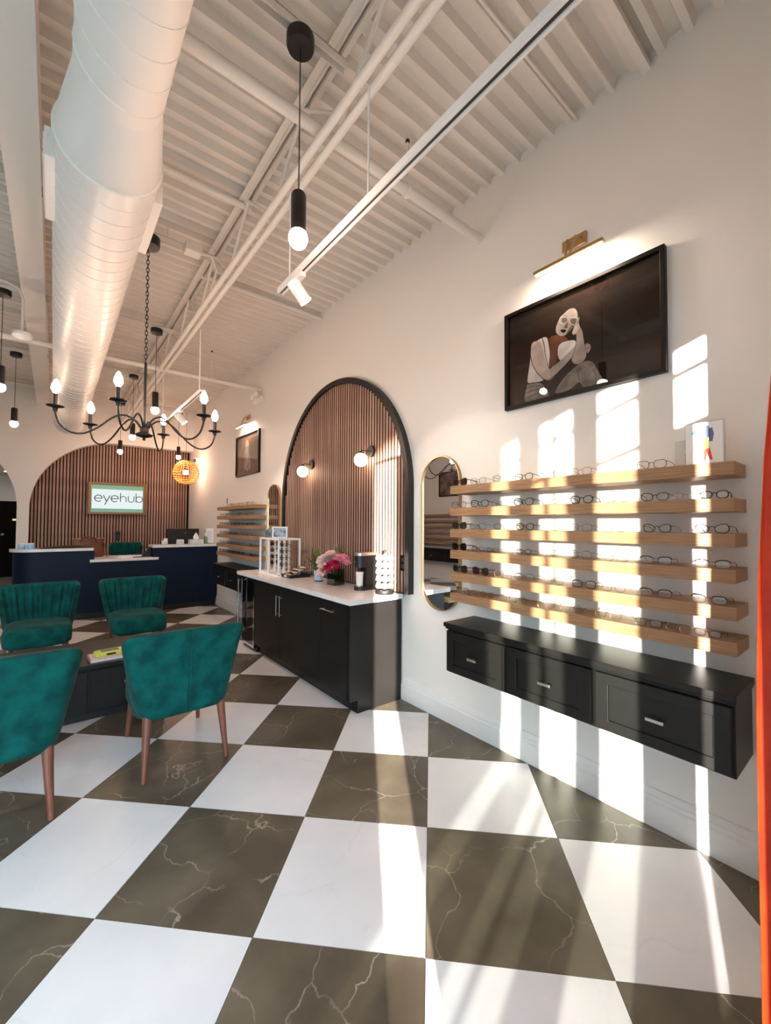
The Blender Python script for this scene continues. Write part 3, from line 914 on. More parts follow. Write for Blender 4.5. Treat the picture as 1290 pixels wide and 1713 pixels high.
def picture_light(y, z, label):
    t = thing('picture_light', label, 'lamp', (XW, y, z), 0, 'brass picture lights')
    MB().box(-0.014, -0.001, -0.055, 0.085, -0.035, 0.035).build('back_plate', 'brass', t, bevel=0.002)
    MB().tube([(-0.012, -0.03, 0.0), (-0.06, -0.02, 0.0), (-0.12, -0.01, -0.14)], 0.006, 8).tube([(-0.012, 0.05, 0.0), (-0.06, 0.03, 0.0), (-0.12, 0.01, -0.14)], 0.006, 8).build('arm', 'brass', t, 40)
    MB().box(-0.14, -0.112, -0.2, 0.2, -0.16, -0.138).build('bar', 'brass', t, bevel=0.004)
    MB().box(-0.135, -0.117, -0.19, 0.19, -0.165, -0.1605).build('diffuser', 'strip', t)
    l = lamp('picture_light_glow', 'AREA', (-0.124, 0, -0.17), (0.55, 0, -1), 5.0, (1.0, 0.82, 0.64), shape='RECTANGLE', size=0.03, size_y=0.36)
    l.rotation_euler = (0, -math.atan(0.75), 0)
    l.parent = t
picture_light(1.145, 3.105, 'brass picture light over the large portrait')
picture_light(6.3, 3.105, 'brass picture light over the far framed picture')

# wall sconces on the arched panel
def sconce(y, label):
    t = thing('wall_sconce', label, 'lamp', (XW - 0.036, y, 2.14), 0, 'globe wall sconces')
    MB().lathe([(0.0, -0.022), (0.052, -0.022), (0.055, -0.016), (0.055, 0.0)], axis='x').build('back_plate', 'black', t, 40)
    MB().tube([(-0.02, 0, 0), (-0.09, 0.03, 0.0), (-0.1, 0.035, -0.02)], 0.006, 8).lathe([(0.02, -0.03), (0.02, -0.01), (0.012, 0.0)], (-0.1, 0.035, -0.005)).build('arm', 'black', t, 40)
    MB().ball((-0.1, 0.035, -0.085), 0.062, 24, 16).build('globe_shade', 'globe', t, 180)
sconce(3.07, 'right globe sconce with black mount on the arched slat panel')
sconce(4.21, 'left globe sconce with black mount on the arched slat panel')

# ------------------------------------------------------------------ roof steel
def joist(x, label):
    t = thing('roof_joist', label, 'joist', (x, 0, 3.38), 0, 'open web roof joists')
    for s in (-1, 1):
        MB().box(s * 0.012, s * 0.05, YF, YB, 0.415, 0.422).box(s * 0.012, s * 0.016, YF, YB, 0.385, 0.422).build('top_chord', 'steel', t)
        MB().tube([(s * 0.032, YF, 0.03), (s * 0.032, YB, 0.03)], 0.021, 10).build('bottom_chord', 'steel', t, 40)
    y, up = YF + 0.1, True
    while y < YB - 0.45:
        a, b_ = (0.04, 0.40) if up else (0.40, 0.04)
        MB().cyl((0, y, a), (0, y + 0.42, b_), 0.011, n=8).build('web_member', 'steel', t, 40)
        y += 0.42
        up = not up
joist(1.04, 'white open web joist running above the track light')
joist(-1.5, 'white open web joist left of the wide steel beam')
t = thing('steel_beam', 'wide white steel beam left of the round duct', 'beam', (-0.19, 0, 3.56), 0)
MB().box(-0.085, 0.085, YF, YB, 0.0, 0.014).build('bottom_flange', 'steel', t)
MB().box(-0.006, 0.006, YF, YB, 0.014, 0.26).build('web', 'steel', t)
MB().box(-0.085, 0.085, YF, YB, 0.26, 0.275).build('top_flange', 'steel', t)

# round duct
DX, DZ, RA, RB, DE = 0.165, 3.16, 0.15, 0.207, 8.75
t = thing('air_duct', 'big white spiral air duct running along the ceiling', 'duct', (DX, 0, DZ))
MB().lathe([(RA, YF), (RA, 1.87)], axis='y', n=48).build('narrow_section', 'duct', t, 40)
MB().lathe([(RA, 1.87), (RA + 0.008, 1.91), (RB - 0.008, 2.16), (RB, 2.2)], axis='y', n=48).build('reducer', 'duct', t, 40)
MB().lathe([(RB, 2.2), (RB, DE)], axis='y', n=48).build('wide_section', 'duct', t, 40)
MB().lathe([(RB, 2.19), (RB + 0.005, 2.195), (RB + 0.005, 2.21), (RB, 2.215)], axis='y', n=48).build('joint_ring', 'duct', t, 40)
MB().lathe([(RB, 5.74), (RB + 0.005, 5.745), (RB + 0.005, 5.77), (RB, 5.775)], axis='y', n=48).build('joint_ring', 'duct', t, 40)
def helix(r, y0, y1, pitch):
    n = int((y1 - y0) / pitch * 28)
    return [(r * math.cos(2 * PI * i / 28), y0 + pitch * i / 28, r * math.sin(2 * PI * i / 28)) for i in range(n + 1)]
MB().tube(helix(RA + 0.001, 0.2, 1.86, 0.125), 0.0028, 5).build('spiral_seam', 'duct', t, 60)
MB().tube(helix(RB + 0.001, 2.22, DE - 0.02, 0.125), 0.0028, 5).build('spiral_seam', 'duct', t, 60)
for s in (-1, 1):
    a0 = 0 if s > 0 else PI
    g = MB().box(s * 0.18, s * 0.236, 2.34, 2.84, -0.068, 0.068)
    r = g.build('air_register', 'duct', t, bevel=0.004)
    for k in range(4):
        MB().box(s * 0.236, s * 0.241, 2.37, 2.81, -0.05 + k * 0.03, -0.037 + k * 0.03).build('louvre', 'steel', r)

# pipes, conduits and struts running across
def pipe(name, y, z, x0, x1, r, label, cat='pipe', group=None, n=14):
    return MB().cyl((x0, y, z), (x1, y, z), r, n=n).build(name, 'steel', None, 40, label=label, cat=cat, group=group)
pipe('sprinkler_pipe', 1.85, 3.50, -2.6, XW, 0.031, 'white sprinkler pipe crossing above the near pendant lamp')
pipe('sprinkler_pipe', 5.86, 3.42, -2.6, XW, 0.031, 'white sprinkler pipe crossing behind the chandelier')
pipe('cross_brace', 2.95, 3.77, 0.2, 1.08, 0.022, 'short pale brace at the deck between duct and joist', 'brace')
pipe('cross_brace', 4.08, 3.79, 1.02, XW, 0.022, 'pale brace at the deck from joist to right wall', 'brace')
pipe('conduit', 0.94, 3.825, 0.9, XW, 0.008, 'thin conduit ending high on the right wall, nearest the portrait', 'conduit')
pipe('conduit', 1.14, 3.825, 0.9, XW, 0.008, 'thin conduit ending high on the right wall, farther from the portrait', 'conduit')
MB().box(0.9, XW, 0.76, 0.80, 3.80, 3.838).build('deck_angle', 'steel', label='pale steel angle under the deck nearest the camera', cat='angle')
pipe('conduit', 5.78, 3.70, 1.1, XW, 0.008, 'thin conduit to the right wall near the far track', 'conduit')
for (y, x0, x1), w in zip(((1.65, -2.6, 1.06), (3.57, -2.6, 1.04), (5.25, -2.6, 1.04), (7.11, -2.6, 1.04), (8.84, -2.6, 2.2)), ('nearest pendant lamp', 'chandelier', 'second row of pendants', 'third row of pendants', 'pendants by the desk')):
    t = thing('strut_channel', 'slotted white strut carrying the %s' % w, 'strut', (0, y, 3.66), 0)
    MB().box(x0, x1, -0.02, -0.016, 0, 0.04).box(x0, x1, 0.016, 0.02, 0, 0.04).box(x0, x1, -0.02, 0.02, 0.036, 0.04).build('channel', 'steel', t)
    for xx in (x0 + 0.3, 0.65):
        MB().cyl((xx, 0, 0.04), (xx, 0, 0.185), 0.005, n=8).build('hanger_rod', 'steel', t, 40)
for y, x, w in ((3.5, 0.82, 'chandelier'), (6.7, 1.0, 'far pendants')):
    t = thing('junction_box', 'white junction box on the ceiling near the %s' % w, 'box', (x, y, 3.64))
    MB().box(-0.06, 0.06, -0.05, 0.05, -0.03, 0.04).build('box', 'steel', t, bevel=0.004)
    MB().tube([(0.06, 0, 0.0), (0.15, 0.03, 0.03), (0.22, 0.12, -0.02), (0.21, 0.35, -0.2)], 0.01, 8).build('cable', 'steel', t, 60)
for (x, y, z0, z1), w in zip(((1.64, 1.85, 3.53, 3.84), (1.64, 5.86, 3.45, 3.84)), ('near', 'far')):
    t = thing('pipe_hanger', 'thin rod hanging the %s sprinkler pipe by the right wall' % w, 'hanger', (x, y, z0 - 0.03))
    MB().cyl((0, 0, 0.03), (0, 0, z1 - z0 + 0.03), 0.008, n=8).build('rod', 'steel', t, 40)
    MB().lathe([(0.033, -0.012), (0.04, -0.012), (0.04, 0.012), (0.033, 0.012)], axis='x').build('clamp', 'steel', t, 40)
    MB().ball((0.0, 0, z1 - z0 - 0.0), 0.014).build('black_clip', 'black', t, 60)

# smoke alarm hanging from a bent conduit, emergency lamp, camera
t = thing('ceiling_detector', 'round white detector on a bent conduit left of the duct', 'detector', (-0.262, 5.0, 3.17))
MB().lathe([(0.0, -0.03), (0.05, -0.028), (0.075, -0.008), (0.075, 0.02), (0.0, 0.022)]).build('body', 'white', t, 40)
MB().tube([(0, 0, 0.02), (0, 0, 0.34), (-0.03, 0, 0.42), (-0.12, 0, 0.46), (-0.3, 0, 0.46)], 0.012, 8).build('conduit', 'steel', t, 60)
t = thing('emergency_light', 'white twin head emergency lamp high on the right wall', 'lamp', (XW, 5.87, 3.26))
MB().box(-0.06, -0.001, -0.12, 0.12, -0.05, 0.05).build('body', 'white', t, bevel=0.006)
for s in (-1, 1):
    MB().lathe([(0.0, -0.09), (0.045, -0.09), (0.05, -0.06), (0.02, -0.03)], (-0.03, s * 0.07, 0.06), axis='x').build('lamp_head', 'white', t, 40)
t = thing('security_camera', 'small white dome camera high on the right wall by the slat wall', 'camera', (XW, 9.1, 2.76))
MB().lathe([(0.0, -0.09), (0.05, -0.08), (0.07, -0.03), (0.07, -0.001)], axis='x').build('body', 'white', t, 40)
MB().ball((-0.085, -0.02, -0.01), 0.035).build('lens', 'bglass', t, 180)

# ------------------------------------------------------------------ track lights
def track(x, y0, y1, z, rods, heads, label):
    t = thing('track_light', label, 'track light', (x, y0, z))
    MB().box(-0.019, 0.019, 0, y1 - y0, 0.005, 0.026).box(-0.019, -0.008, 0, y1 - y0, -0.008, 0.005).box(0.008, 0.019, 0, y1 - y0, -0.008, 0.005).build('rail', 'white', t, bevel=0.001)
    MB().box(-0.008, 0.008, 0.002, y1 - y0 - 0.002, 0.0, 0.005).build('slot', 'f_grey', t)
    for ry in rods:
        MB().cyl((0, ry - y0, 0.026), (0, ry - y0, 3.39 - z), 0.005, n=8).build('hanger_rod', 'white', t, 40)
    for hy, dr in heads:
        hd = MB().box(-0.016, 0.016, hy - y0 - 0.05, hy - y0 + 0.05, -0.035, -0.009).cyl((0, hy - y0, -0.035), (0, hy - y0, -0.075), 0.008).build('head_adapter', 'white', t, bevel=0.002)
        dv = Vector(dr).normalized()
        p = Vector((0, hy - y0, -0.10))
        MB().cyl(p - dv * 0.06, p + dv * 0.06, 0.036, 0.036, 20).build('lamp_head', 'white', t, 40)
        MB().cyl(p + dv * 0.061, p + dv * 0.064, 0.033, 0.033, 20).build('lamp_lens', 'bulb', t)
        q = lamp('track_spot', 'SPOT', p + dv * 0.08, dv, 30, (1.0, 0.86, 0.7), spot_size=1.2, spot_blend=0.6, shadow_soft_size=0.03)
        q.parent = t
track(1.04, YF + 0.05, 2.33, 2.86, (0.55, 1.43, 2.2), [(2.08, (0.65, -0.1, -0.75))], 'white track rail with one spot head along the right side')
track(1.1, 4.28, 6.2, 2.75, (4.33, 6.1), [(5.1, (0.65, -0.1, -0.75))], 'shorter far track rail with one spot head behind the chandelier')

# ------------------------------------------------------------------ pendants
def pendant(x, y, label, ztop=3.655, zb=2.72):
    t = thing('pendant_lamp', label, 'lamp', (x, y, zb), 0, 'black cylinder pendants')
    hh = ztop - zb
    MB().lathe([(0.0, hh - 0.055), (0.058, hh - 0.05), (0.062, hh - 0.04), (0.062, hh)]).build('canopy', 'black', t, 40)
    MB().cyl((0, 0, 0.21), (0, 0, hh - 0.05), 0.003, n=6).build('cord', 'black', t, 60)
    MB().lathe([(0.0, 0.222), (0.028, 0.216), (0.033, 0.205), (0.033, 0.02), (0.030, 0.02), (0.030, 0.18)]).build('lamp_shade', 'black', t, 40)
    MB().ball((0, 0, 0.012), (0.042, 0.042, 0.046), 16, 12).build('bulb', 'bulb', t, 180)
pendant(0.82, 1.654, 'nearest black cylinder pendant lamp hanging at upper centre')
pendant(0.865, 5.24, 'black cylinder pendant right of the chandelier stem')
pendant(0.885, 7.11, 'black cylinder pendant just left of the chandelier stem')
pendant(0.915, 8.85, 'small far black pendant lighting the slat wall left of centre', zb=2.74)
pendant(-0.425, 7.14, 'black cylinder pendant left of the duct, farther one')
pendant(-0.42, 5.28, 'black cylinder pendant at the left picture edge')
pendant(1.88, 8.84, 'small far black pendant beside the rattan ball lamp', zb=2.74)

# rattan ball
t = thing('rattan_pendant', 'round woven rattan ball lamp glowing by the slat wall', 'lamp', (2.02, 8.84, 2.46))
for k in range(14):
    w = PI * k / 14
    MB().tube([(0.235 * math.cos(q) * math.cos(w), 0.235 * math.cos(q) * math.sin(w), 0.235 * math.sin(q)) for q in [2 * PI * i / 28 for i in range(28)]], 0.0045, 5, True).build('rattan_hoop', 'rattan', t, 60)
for k in range(1, 15):
    q = -PI / 2 + PI * k / 15
    rr = 0.237 * math.cos(q)
    MB().tube([(rr * math.cos(2 * PI * i / 28), rr * math.sin(2 * PI * i / 28), 0.237 * math.sin(q)) for i in range(28)], 0.006, 5, True).build('rattan_ring', 'rattan', t, 60)
MB().ball((0, 0, 0), 0.05).build('bulb', 'bulb', t, 180)
MB().cyl((0, 0, 0.23), (0, 0, 1.21), 0.003, n=6).build('cord', 'black', t, 60)

# ------------------------------------------------------------------ chandelier
t = thing('chandelier', 'black six arm candle chandelier hanging over the seating', 'chandelier', (0.52, 3.57, 2.12))
MB().lathe([(0.0, 1.455), (0.075, 1.46), (0.08, 1.48), (0.08, 1.53)]).build('canopy', 'black', t, 40)
MB().lathe([(0.0, -0.035), (0.012, -0.03), (0.008, -0.015), (0.055, 0.0), (0.06, 0.012), (0.03, 0.03), (0.03, 0.06), (0.012, 0.08), (0.0, 0.082)]).build('hub', 'black', t, 40)
MB().cyl((0, 0, 0.07), (0, 0, 0.56), 0.009).build('stem', 'black', t, 40)
ch = None
for k in range(29):
    z = 0.575 + k * 0.0305
    pts = []
    for i in range(12):
        w = 2 * PI * i / 12
        a_, c_ = 0.009 * math.cos(w), 0.021 * math.sin(w)
        pts.append((a_ if k % 2 else 0, 0 if k % 2 else a_, z + c_))
    MB().tube(pts, 0.0028, 5, True).build('chain_link', 'black', t, 60)
for k in range(6):
    w = PI / 3 * k + 0.10
    c_, s_ = math.cos(w), math.sin(w)
    prof = [(0.02, 0.05), (0.07, 0.115), (0.14, 0.135), (0.21, 0.10), (0.29, 0.02), (0.37, -0.035), (0.44, -0.04), (0.50, 0.0), (0.525, 0.06), (0.53, 0.10)]
    sm = []
    for i in range(len(prof) - 1):
        p0, p1, p2, p3 = prof[max(i - 1, 0)], prof[i], prof[i + 1], prof[min(i + 2, len(prof) - 1)]
        for u in (0, 0.33, 0.66):
            sm.append(tuple(0.5 * (2 * p1[j] + (p2[j] - p0[j]) * u + (2 * p0[j] - 5 * p1[j] + 4 * p2[j] - p3[j]) * u * u + (3 * p1[j] - p0[j] - 3 * p2[j] + p3[j]) * u ** 3) for j in (0, 1)))
    sm.append(prof[-1])
    arm = MB().tube([(r * c_, r * s_, z) for r, z in sm], 0.0065, 8).build('arm', 'black', t, 60)
    ex, ey = 0.53 * c_, 0.53 * s_
    MB().lathe([(0.0, 0.085), (0.012, 0.085), (0.014, 0.105), (0.02, 0.112), (0.05, 0.12), (0.05, 0.124), (0.0, 0.126)], (ex, ey, 0)).build('drip_pan', 'black', arm, 40)
    MB().cyl((ex, ey, 0.124), (ex, ey, 0.205), 0.013).build('candle_sleeve', 'black', arm, 40)
    MB().lathe([(0.0, 0.205), (0.012, 0.21), (0.026, 0.235), (0.024, 0.26), (0.010, 0.295), (0.0, 0.305)], (ex, ey, 0), n=14).build('bulb', 'bulb', arm, 180)

# ------------------------------------------------------------------ armchairs
def armchair(vel):
    t = thing('armchair', 'armchair', 'armchair')
    ZB, ZT = 0.325, 0.825
    def half(v):
        return 0.255 + 0.09 * v ** 0.9
    def outer(u, v):
        s = u * 2 - 1
        z = ZB + (ZT - ZB) * v - 0.045 * abs(s) ** 8 * v
        yy = -0.335 - 0.03 * v + 0.25 * abs(s) ** 4.5 * (0.95 - 0.6 * v)
        return (half(v) * math.sin(s * PI / 2 * 0.96) / math.sin(PI / 2 * 0.96), yy, z)
    def inner(u, v):
        s = u * 2 - 1
        x, yy, z = outer(u, v)
        th = 0.085 - 0.035 * abs(s) ** 2
        n = (-s * 0.6, 1.0)
        return (x * (1 - 0.14 * abs(s)) , yy + th, z)
    nu, nv = 28, 14
    mb = MB()
    def shell(u, v):
        # u runs around the section: outer left->right, then inner right->left
        if u < 0.5:
            return outer(u * 2, v)
        return inner(2 - u * 2, v)
    loops = []
    for v, sh in [(0, 0.0), (0.03, 0.5)] + [(j / nv, 1.0) for j in range(1, nv)] + [(0.985, 0.85), (1.0, 0.4)]:
        ring = []
        m_ = 28
        for i in range(m_ + 1):
            ring.append(('o', i / m_))
        for i in range(m_, -1, -1):
            ring.append(('i', i / m_))
        pts = []
        for kind, u in ring:
            o_, i_ = Vector(outer(u, v)), Vector(inner(u, v))
            mid = (o_ + i_) / 2
            p = mid + ((o_ if kind == 'o' else i_) - mid) * (0.45 + 0.55 * sh)
            pts.append(tuple(p))
        loops.append(pts)
    b = len(mb.v)
    n = len(loops[0])
    for L in loops:
        mb.v += L
    for j in range(len(loops) - 1):
        for i in range(n):
            k = (i + 1) % n
            mb.face((b + j * n + i, b + j * n + k, b + (j + 1) * n + k, b + (j + 1) * n + i))
    mb.face([b + i for i in range(n)][::-1])
    mb.face([b + (len(loops) - 1) * n + i for i in range(n)])
    back = mb.build('backrest', vel, t, 50)
    # centre seam welt on the outside
    seam = MB()
    for dx in (-0.011, 0.011):
        seam.tube([(outer(0.5, v)[0] + dx, outer(0.5, v)[1] - 0.001, outer(0.5, v)[2]) for v in [0.03 + 0.94 * i / 10 for i in range(11)]], 0.005, 6)
    seam.build('back_seam', vel, back, 60)
    # vertical channels on the inside
    for k in range(9):
        u = 0.16 + 0.085 * k
        path, rad = [], []
        for i in range(9):
            v = 0.28 + 0.68 * i / 8
            p = inner(u, v)
            path.append((p[0], p[1] + 0.002, p[2]))
            rad.append(0.029 * (0.72 + 0.34 * v) * (0.75 if i in (0, 8) else 1))
        MB().tube(path, rad, 10, squash=0.8).build('channel', vel, back, 70)
    def sq(a, ex):
        c, s = math.cos(a), math.sin(a)
        return math.copysign(abs(c) ** (2 / ex), c), math.copysign(abs(s) ** (2 / ex), s)
    def cushion(z0, z1, w, y0, y1, name):
        g = MB()
        for j, (zz, sc) in enumerate([(z0, 0.92), (z0 + 0.012, 0.985), (z0 + 0.04, 1.0), (z1 - 0.045, 1.0), (z1 - 0.018, 0.975), (z1 - 0.004, 0.88), (z1 + 0.006, 0.6), (z1 + 0.01, 0.2)]):
            for i in range(32):
                cx_, sy_ = sq(2 * PI * i / 32, 4.5)
                g.v.append((cx_ * w * sc, (y0 + y1) / 2 + sy_ * (y1 - y0) / 2 * sc, zz))
        for j in range(7):
            for i in range(32):
                k = (i + 1) % 32
                g.face((j * 32 + i, j * 32 + k, (j + 1) * 32 + k, (j + 1) * 32 + i))
        g.face(list(range(32))[::-1])
        g.face([7 * 32 + i for i in range(32)])
        return g.build(name, vel, t, 60)
    cushion(0.30, 0.475, 0.262, -0.27, 0.36, 'seat')
    for sx in (-1, 1):
        MB().tube([(sx * 0.205, -0.27, 0.34), (sx * 0.228, -0.335, 0.0)], [0.026, 0.013], 12).build('leg', 'legwood', t, 40)
        MB().tube([(sx * 0.205, 0.27, 0.31), (sx * 0.228, 0.325, 0.0)], [0.026, 0.013], 12).build('leg', 'legwood', t, 40)
    return t
c1 = armchair('velvet')
def seat_at(src, x, y, rz, label):
    src.location, src.rotation_euler = (x, y, 0), (0, 0, rz)
    tag(src, label, 'armchair', 'green velvet armchairs')
seat_at(c1, 0.655, 3.03, 0.0, 'green velvet armchair seen from behind with its back seam, nearer the coffee counter')
c = copy_tree(c1)
seat_at(c, -0.205, 2.99, 0.0, 'green velvet armchair cut by the left picture edge, seen from behind')
c = copy_tree(c1)
seat_at(c, 0.75, 5.36, PI, 'green velvet armchair facing the camera with channelled back, right of the two far ones')
c = copy_tree(c1)
seat_at(c, -0.09, 5.38, PI, 'green velvet armchair facing the camera with channelled back, at the left edge')
c = copy_tree(c1)
seat_at(c, 1.09, 9.0, PI, 'green velvet chair behind the reception desk, only its top showing')
c.scale = (0.8, 0.8, 1.32)

# low dark table with things on it
t = thing('coffee_table', 'low black coffee table between the green armchairs', 'table', (0.23, 4.12, 0))
MB().box(-0.55, 0.55, -0.38, 0.38, 0.385, 0.42).build('tabletop', 'cab', t, bevel=0.004)
MB().box(-0.52, 0.52, -0.35, 0.35, 0.06, 0.385).build('body', 'cab', t)
MB().box(-0.48, 0.48, -0.31, 0.31, 0.0, 0.06).build('plinth', 'black', t)
for s in (-1, 1):
    d = MB().box(s * 0.26 - 0.25, s * 0.26 + 0.25, -0.365, -0.35, 0.08, 0.37).build('drawer', 'cab', t, bevel=0.003)
    MB().box(s * 0.26 - 0.04, s * 0.26 + 0.04, -0.385, -0.365, 0.25, 0.262).build('handle', 'nickel', d)
t = thing('picture_book', 'pale pink book lying on the black coffee table', 'book', (0.36, 3.88, 0.42), 0.06)
MB().box(-0.13, 0.13, -0.09, 0.09, 0.0, 0.003).box(-0.13, 0.13, -0.09, 0.09, 0.021, 0.024).box(-0.13, -0.126, -0.09, 0.09, 0, 0.024).build('cover', mat('pink_cover', (226, 196, 188), 0.5), t)
MB().box(-0.125, 0.126, -0.086, 0.086, 0.003, 0.021).build('pages', 'paper', t)
t = thing('yellow_device', 'lime yellow handheld device with dark screen on the pink book', 'device', (0.365, 3.885, 0.444), 0.1)
MB().prism(smooth_poly([(-0.1, -0.05), (-0.05, -0.055), (0.05, -0.055), (0.1, -0.05), (0.105, 0.03), (0.085, 0.055), (-0.085, 0.055), (-0.105, 0.03)]), 'z', 0, 0.03).build('body', mat('lime_plastic', (206, 214, 92), 0.4), t, bevel=0.005)
MB().box(-0.058, 0.058, -0.032, 0.036, 0.03, 0.0315).build('screen', mat('lcd_grey', (78, 84, 74), 0.3), t)
MB().box(-0.03, 0.03, -0.058, -0.052, 0.008, 0.02).build('slot', 'black', t)
t = thing('card_stack', 'small white card holder at the left end of the coffee table', 'holder', (0.16, 3.86, 0.42))
MB().box(-0.02, 0.02, -0.05, 0.05, 0, 0.004).box(-0.02, 0.02, 0.03, 0.034, 0.004, 0.09).build('holder', 'acrylic', t)
MB().box(-0.018, 0.018, 0.02, 0.03, 0.004, 0.08).build('cards', 'paper', t)

# ------------------------------------------------------------------ reception desk
DY = 7.75
rd = thing('reception_desk', 'navy reception desk with low middle and rounded left end', 'desk', (0.9, DY + 0.4, 0))
def desk_out(x0, x1, d, r, off=0.0):
    p = [(x1 - 0.9, -0.4 - off), (x1 - 0.9, -0.4 + d)]
    p += [(x0 - 0.9 - off, -0.4 + d)]
    p += [(x0 - 0.9 + r - off + r * math.cos(math.radians(a_)) - 0, -0.4 - off + r + r * math.sin(math.radians(a_))) for a_ in range(180, 271, 10)]
    return p
MB().prism(desk_out(-0.45, 0.5, 0.35, 0.28), 'z', 0.09, 1.035).build('left_front', 'navy', rd, 30)
MB().box(-0.4, 0.40, -0.4, -0.32, 0.09, 0.855).build('middle_front', 'navy', rd)
MB().box(0.40, 1.425, -0.4, -0.05, 0.09, 1.05).build('right_front', 'navy', rd)
MB().box(-1.0, 1.405, -0.37, -0.1, 0.0, 0.09).build('toe_kick', 'black', rd)
MB().prism(desk_out(-0.47, 0.49, 0.38, 0.3, 0.02), 'z', 1.036, 1.075).build('left_ledge', 'quartz', rd, 30)
MB().box(0.385, 1.428, -0.425, -0.02, 1.051, 1.09).build('right_ledge', 'quartz', rd, bevel=0.003)
MB().box(-0.455, 0.475, -0.425, 0.42, 0.856, 0.897).build('writing_top', 'quartz', rd, bevel=0.003)
MB().box(-1.2, 1.428, 0.0, 0.42, 0.70, 0.74).build('back_top', 'quartz', rd)

def on(name, label, cat, x, y, z, rz=0):
    return thing(name, label, cat, (x, y, z), rz)
t = on('computer_monitor', 'black monitor back standing behind the right ledge of the desk', 'monitor', 1.86, 8.25, 0.74)
MB().box(-0.27, 0.27, -0.02, 0.015, 0.30, 0.62).build('panel_back', 'black', t, bevel=0.006)
MB().cyl((0, 0.03, 0.02), (0, 0.03, 0.42), 0.022).build('stand_neck', 'black', t, 40)
MB().lathe([(0.0, 0.0), (0.11, 0.0), (0.11, 0.012), (0.0, 0.016)], (0, 0.03, 0)).build('stand_base', 'black', t, 40)
MB().lathe([(0.016, -0.0225), (0.021, -0.0225), (0.021, -0.0205), (0.016, -0.0205)], (0.03, 0, 0.54), axis='y', n=20).build('round_logo', 'f_grey', t)
t = on('tissue_box', 'white patterned tissue box with tissue on the right desk ledge', 'tissue box', 2.0, 7.92, 1.09)
MB().box(-0.115, 0.115, -0.06, 0.06, 0, 0.08).build('box', mat('tissue_box_print', (226, 228, 230), 0.6, var=(190, 196, 202), scale=30), t, bevel=0.003)
MB().grid(lambda u, v: ((0.03 + 0.035 * math.sin(v * PI)) * math.cos(2 * PI * u) * (1.15 - v), 0.03 * math.sin(2 * PI * u) * (1.1 - v), 0.078 + 0.12 * v + 0.01 * math.sin(6 * PI * u)), 18, 8, True).build('tissue', 'paper', t, 60)
t = on('green_bottle', 'pale green pump bottle right of the tissue box', 'bottle', 2.17, 7.95, 1.09)
MB().lathe([(0.0, 0), (0.032, 0), (0.034, 0.01), (0.034, 0.11), (0.014, 0.13), (0.014, 0.14)]).build('body', clear('green_liquid', (190, 225, 190), 0.1), t, 40)
MB().lathe([(0.015, 0.138), (0.015, 0.155), (0.006, 0.158), (0.006, 0.18)]).box(-0.03, 0.008, -0.006, 0.006, 0.178, 0.19).build('pump', 'white', t, 40)
t = on('paper_stand', 'white printed sheet in a clear stand at the right end of the desk', 'sign', 2.255, 8.0, 1.09)
MB().box(-0.07, 0.07, -0.003, 0.0, 0.0, 0.28).box(-0.07, 0.07, -0.03, 0.05, 0.0, 0.004).build('stand', 'acrylic', t)
sh = MB().box(-0.067, 0.067, -0.0045, -0.0035, 0.008, 0.276).build('sheet', 'paper', t)
ln_ = MB()
for k in range(9):
    ln_.box(-0.05, 0.05 - 0.02 * (k % 3), -0.0052, -0.0046, 0.06 + 0.02 * k, 0.066 + 0.02 * k)
ln_.build('print_lines', mat('print_grey', (190, 195, 205)), sh)
t = on('card_holder', 'clear business card holder left of the black monitor', 'holder', 1.50, 7.95, 1.09)
MB().box(-0.05, 0.05, -0.03, 0.03, 0.0, 0.05).build('holder', 'acrylic', t)
MB().box(-0.045, 0.045, -0.01, 0.02, 0.004, 0.07).box(-0.01, 0.05, 0.02, 0.028, 0.05, 0.105).build('cards', 'paper', t)
t = on('note_box', 'small white box in front of the black monitor', 'box', 1.74, 7.92, 1.09)
MB().box(-0.055, 0.055, -0.04, 0.04, 0, 0.075).build('box', mat('pale_card', (205, 205, 200), 0.6), t, bevel=0.003)
MB().box(-0.05, 0.05, -0.035, 0.035, 0.075, 0.082).build('note_pad', 'paper', t)
t = on('handbag', 'brown leather handbag standing behind the left desk ledge', 'handbag', 0.45, 8.35, 0.74, 0.1)
MB().grid(lambda u, v: ((0.22 - 0.02 * v) * math.copysign(abs(math.cos(2 * PI * u)) ** 0.5, math.cos(2 * PI * u)), (0.075 - 0.045 * v) * math.copysign(abs(math.sin(2 * PI * u)) ** 0.6, math.sin(2 * PI * u)), 0.46 * v + 0.008 * math.sin(14 * PI * u) * v), 40, 10, True).box(-0.2, 0.2, -0.06, 0.06, 0.0, 0.01).build('body', 'leather', t, 60)
for s in (-1, 1):
    MB().tube([(-0.11, s * 0.04, 0.40), (-0.09, s * 0.06, 0.47), (0.0, s * 0.07, 0.50), (0.09, s * 0.06, 0.47), (0.12, s * 0.04, 0.39)], 0.011, 8).build('strap', 'leather', t, 60)
MB().box(-0.215, 0.215, -0.012, 0.012, 0.455, 0.465).build('zip', 'brass', t)
MB().tube([(0.2, -0.03, 0.42), (0.24, -0.05, 0.3), (0.25, -0.06, 0.16), (0.26, -0.1, 0.159)], 0.009, 6).build('long_strap', 'leather', t, 60)
t = on('paper_stack', 'white papers and clipboard on the low middle of the desk', 'papers', 0.98, 7.98, 0.897, 0.15)
MB().obox((0, 0, 0.005), (0.17, 0.03, 0), (-0.02, 0.12, 0), (0, 0, 0.004)).obox((0.03, 0.02, 0.014), (0.15, -0.02, 0), (0.015, 0.11, 0), (0, 0, 0.004)).build('sheets', 'paper', t)
MB().obox((0.16, -0.06, 0.006), (0.13, 0.0, 0), (0, 0.09, 0), (0, 0, 0.005)).build('clipboard', 'f_grey', t)
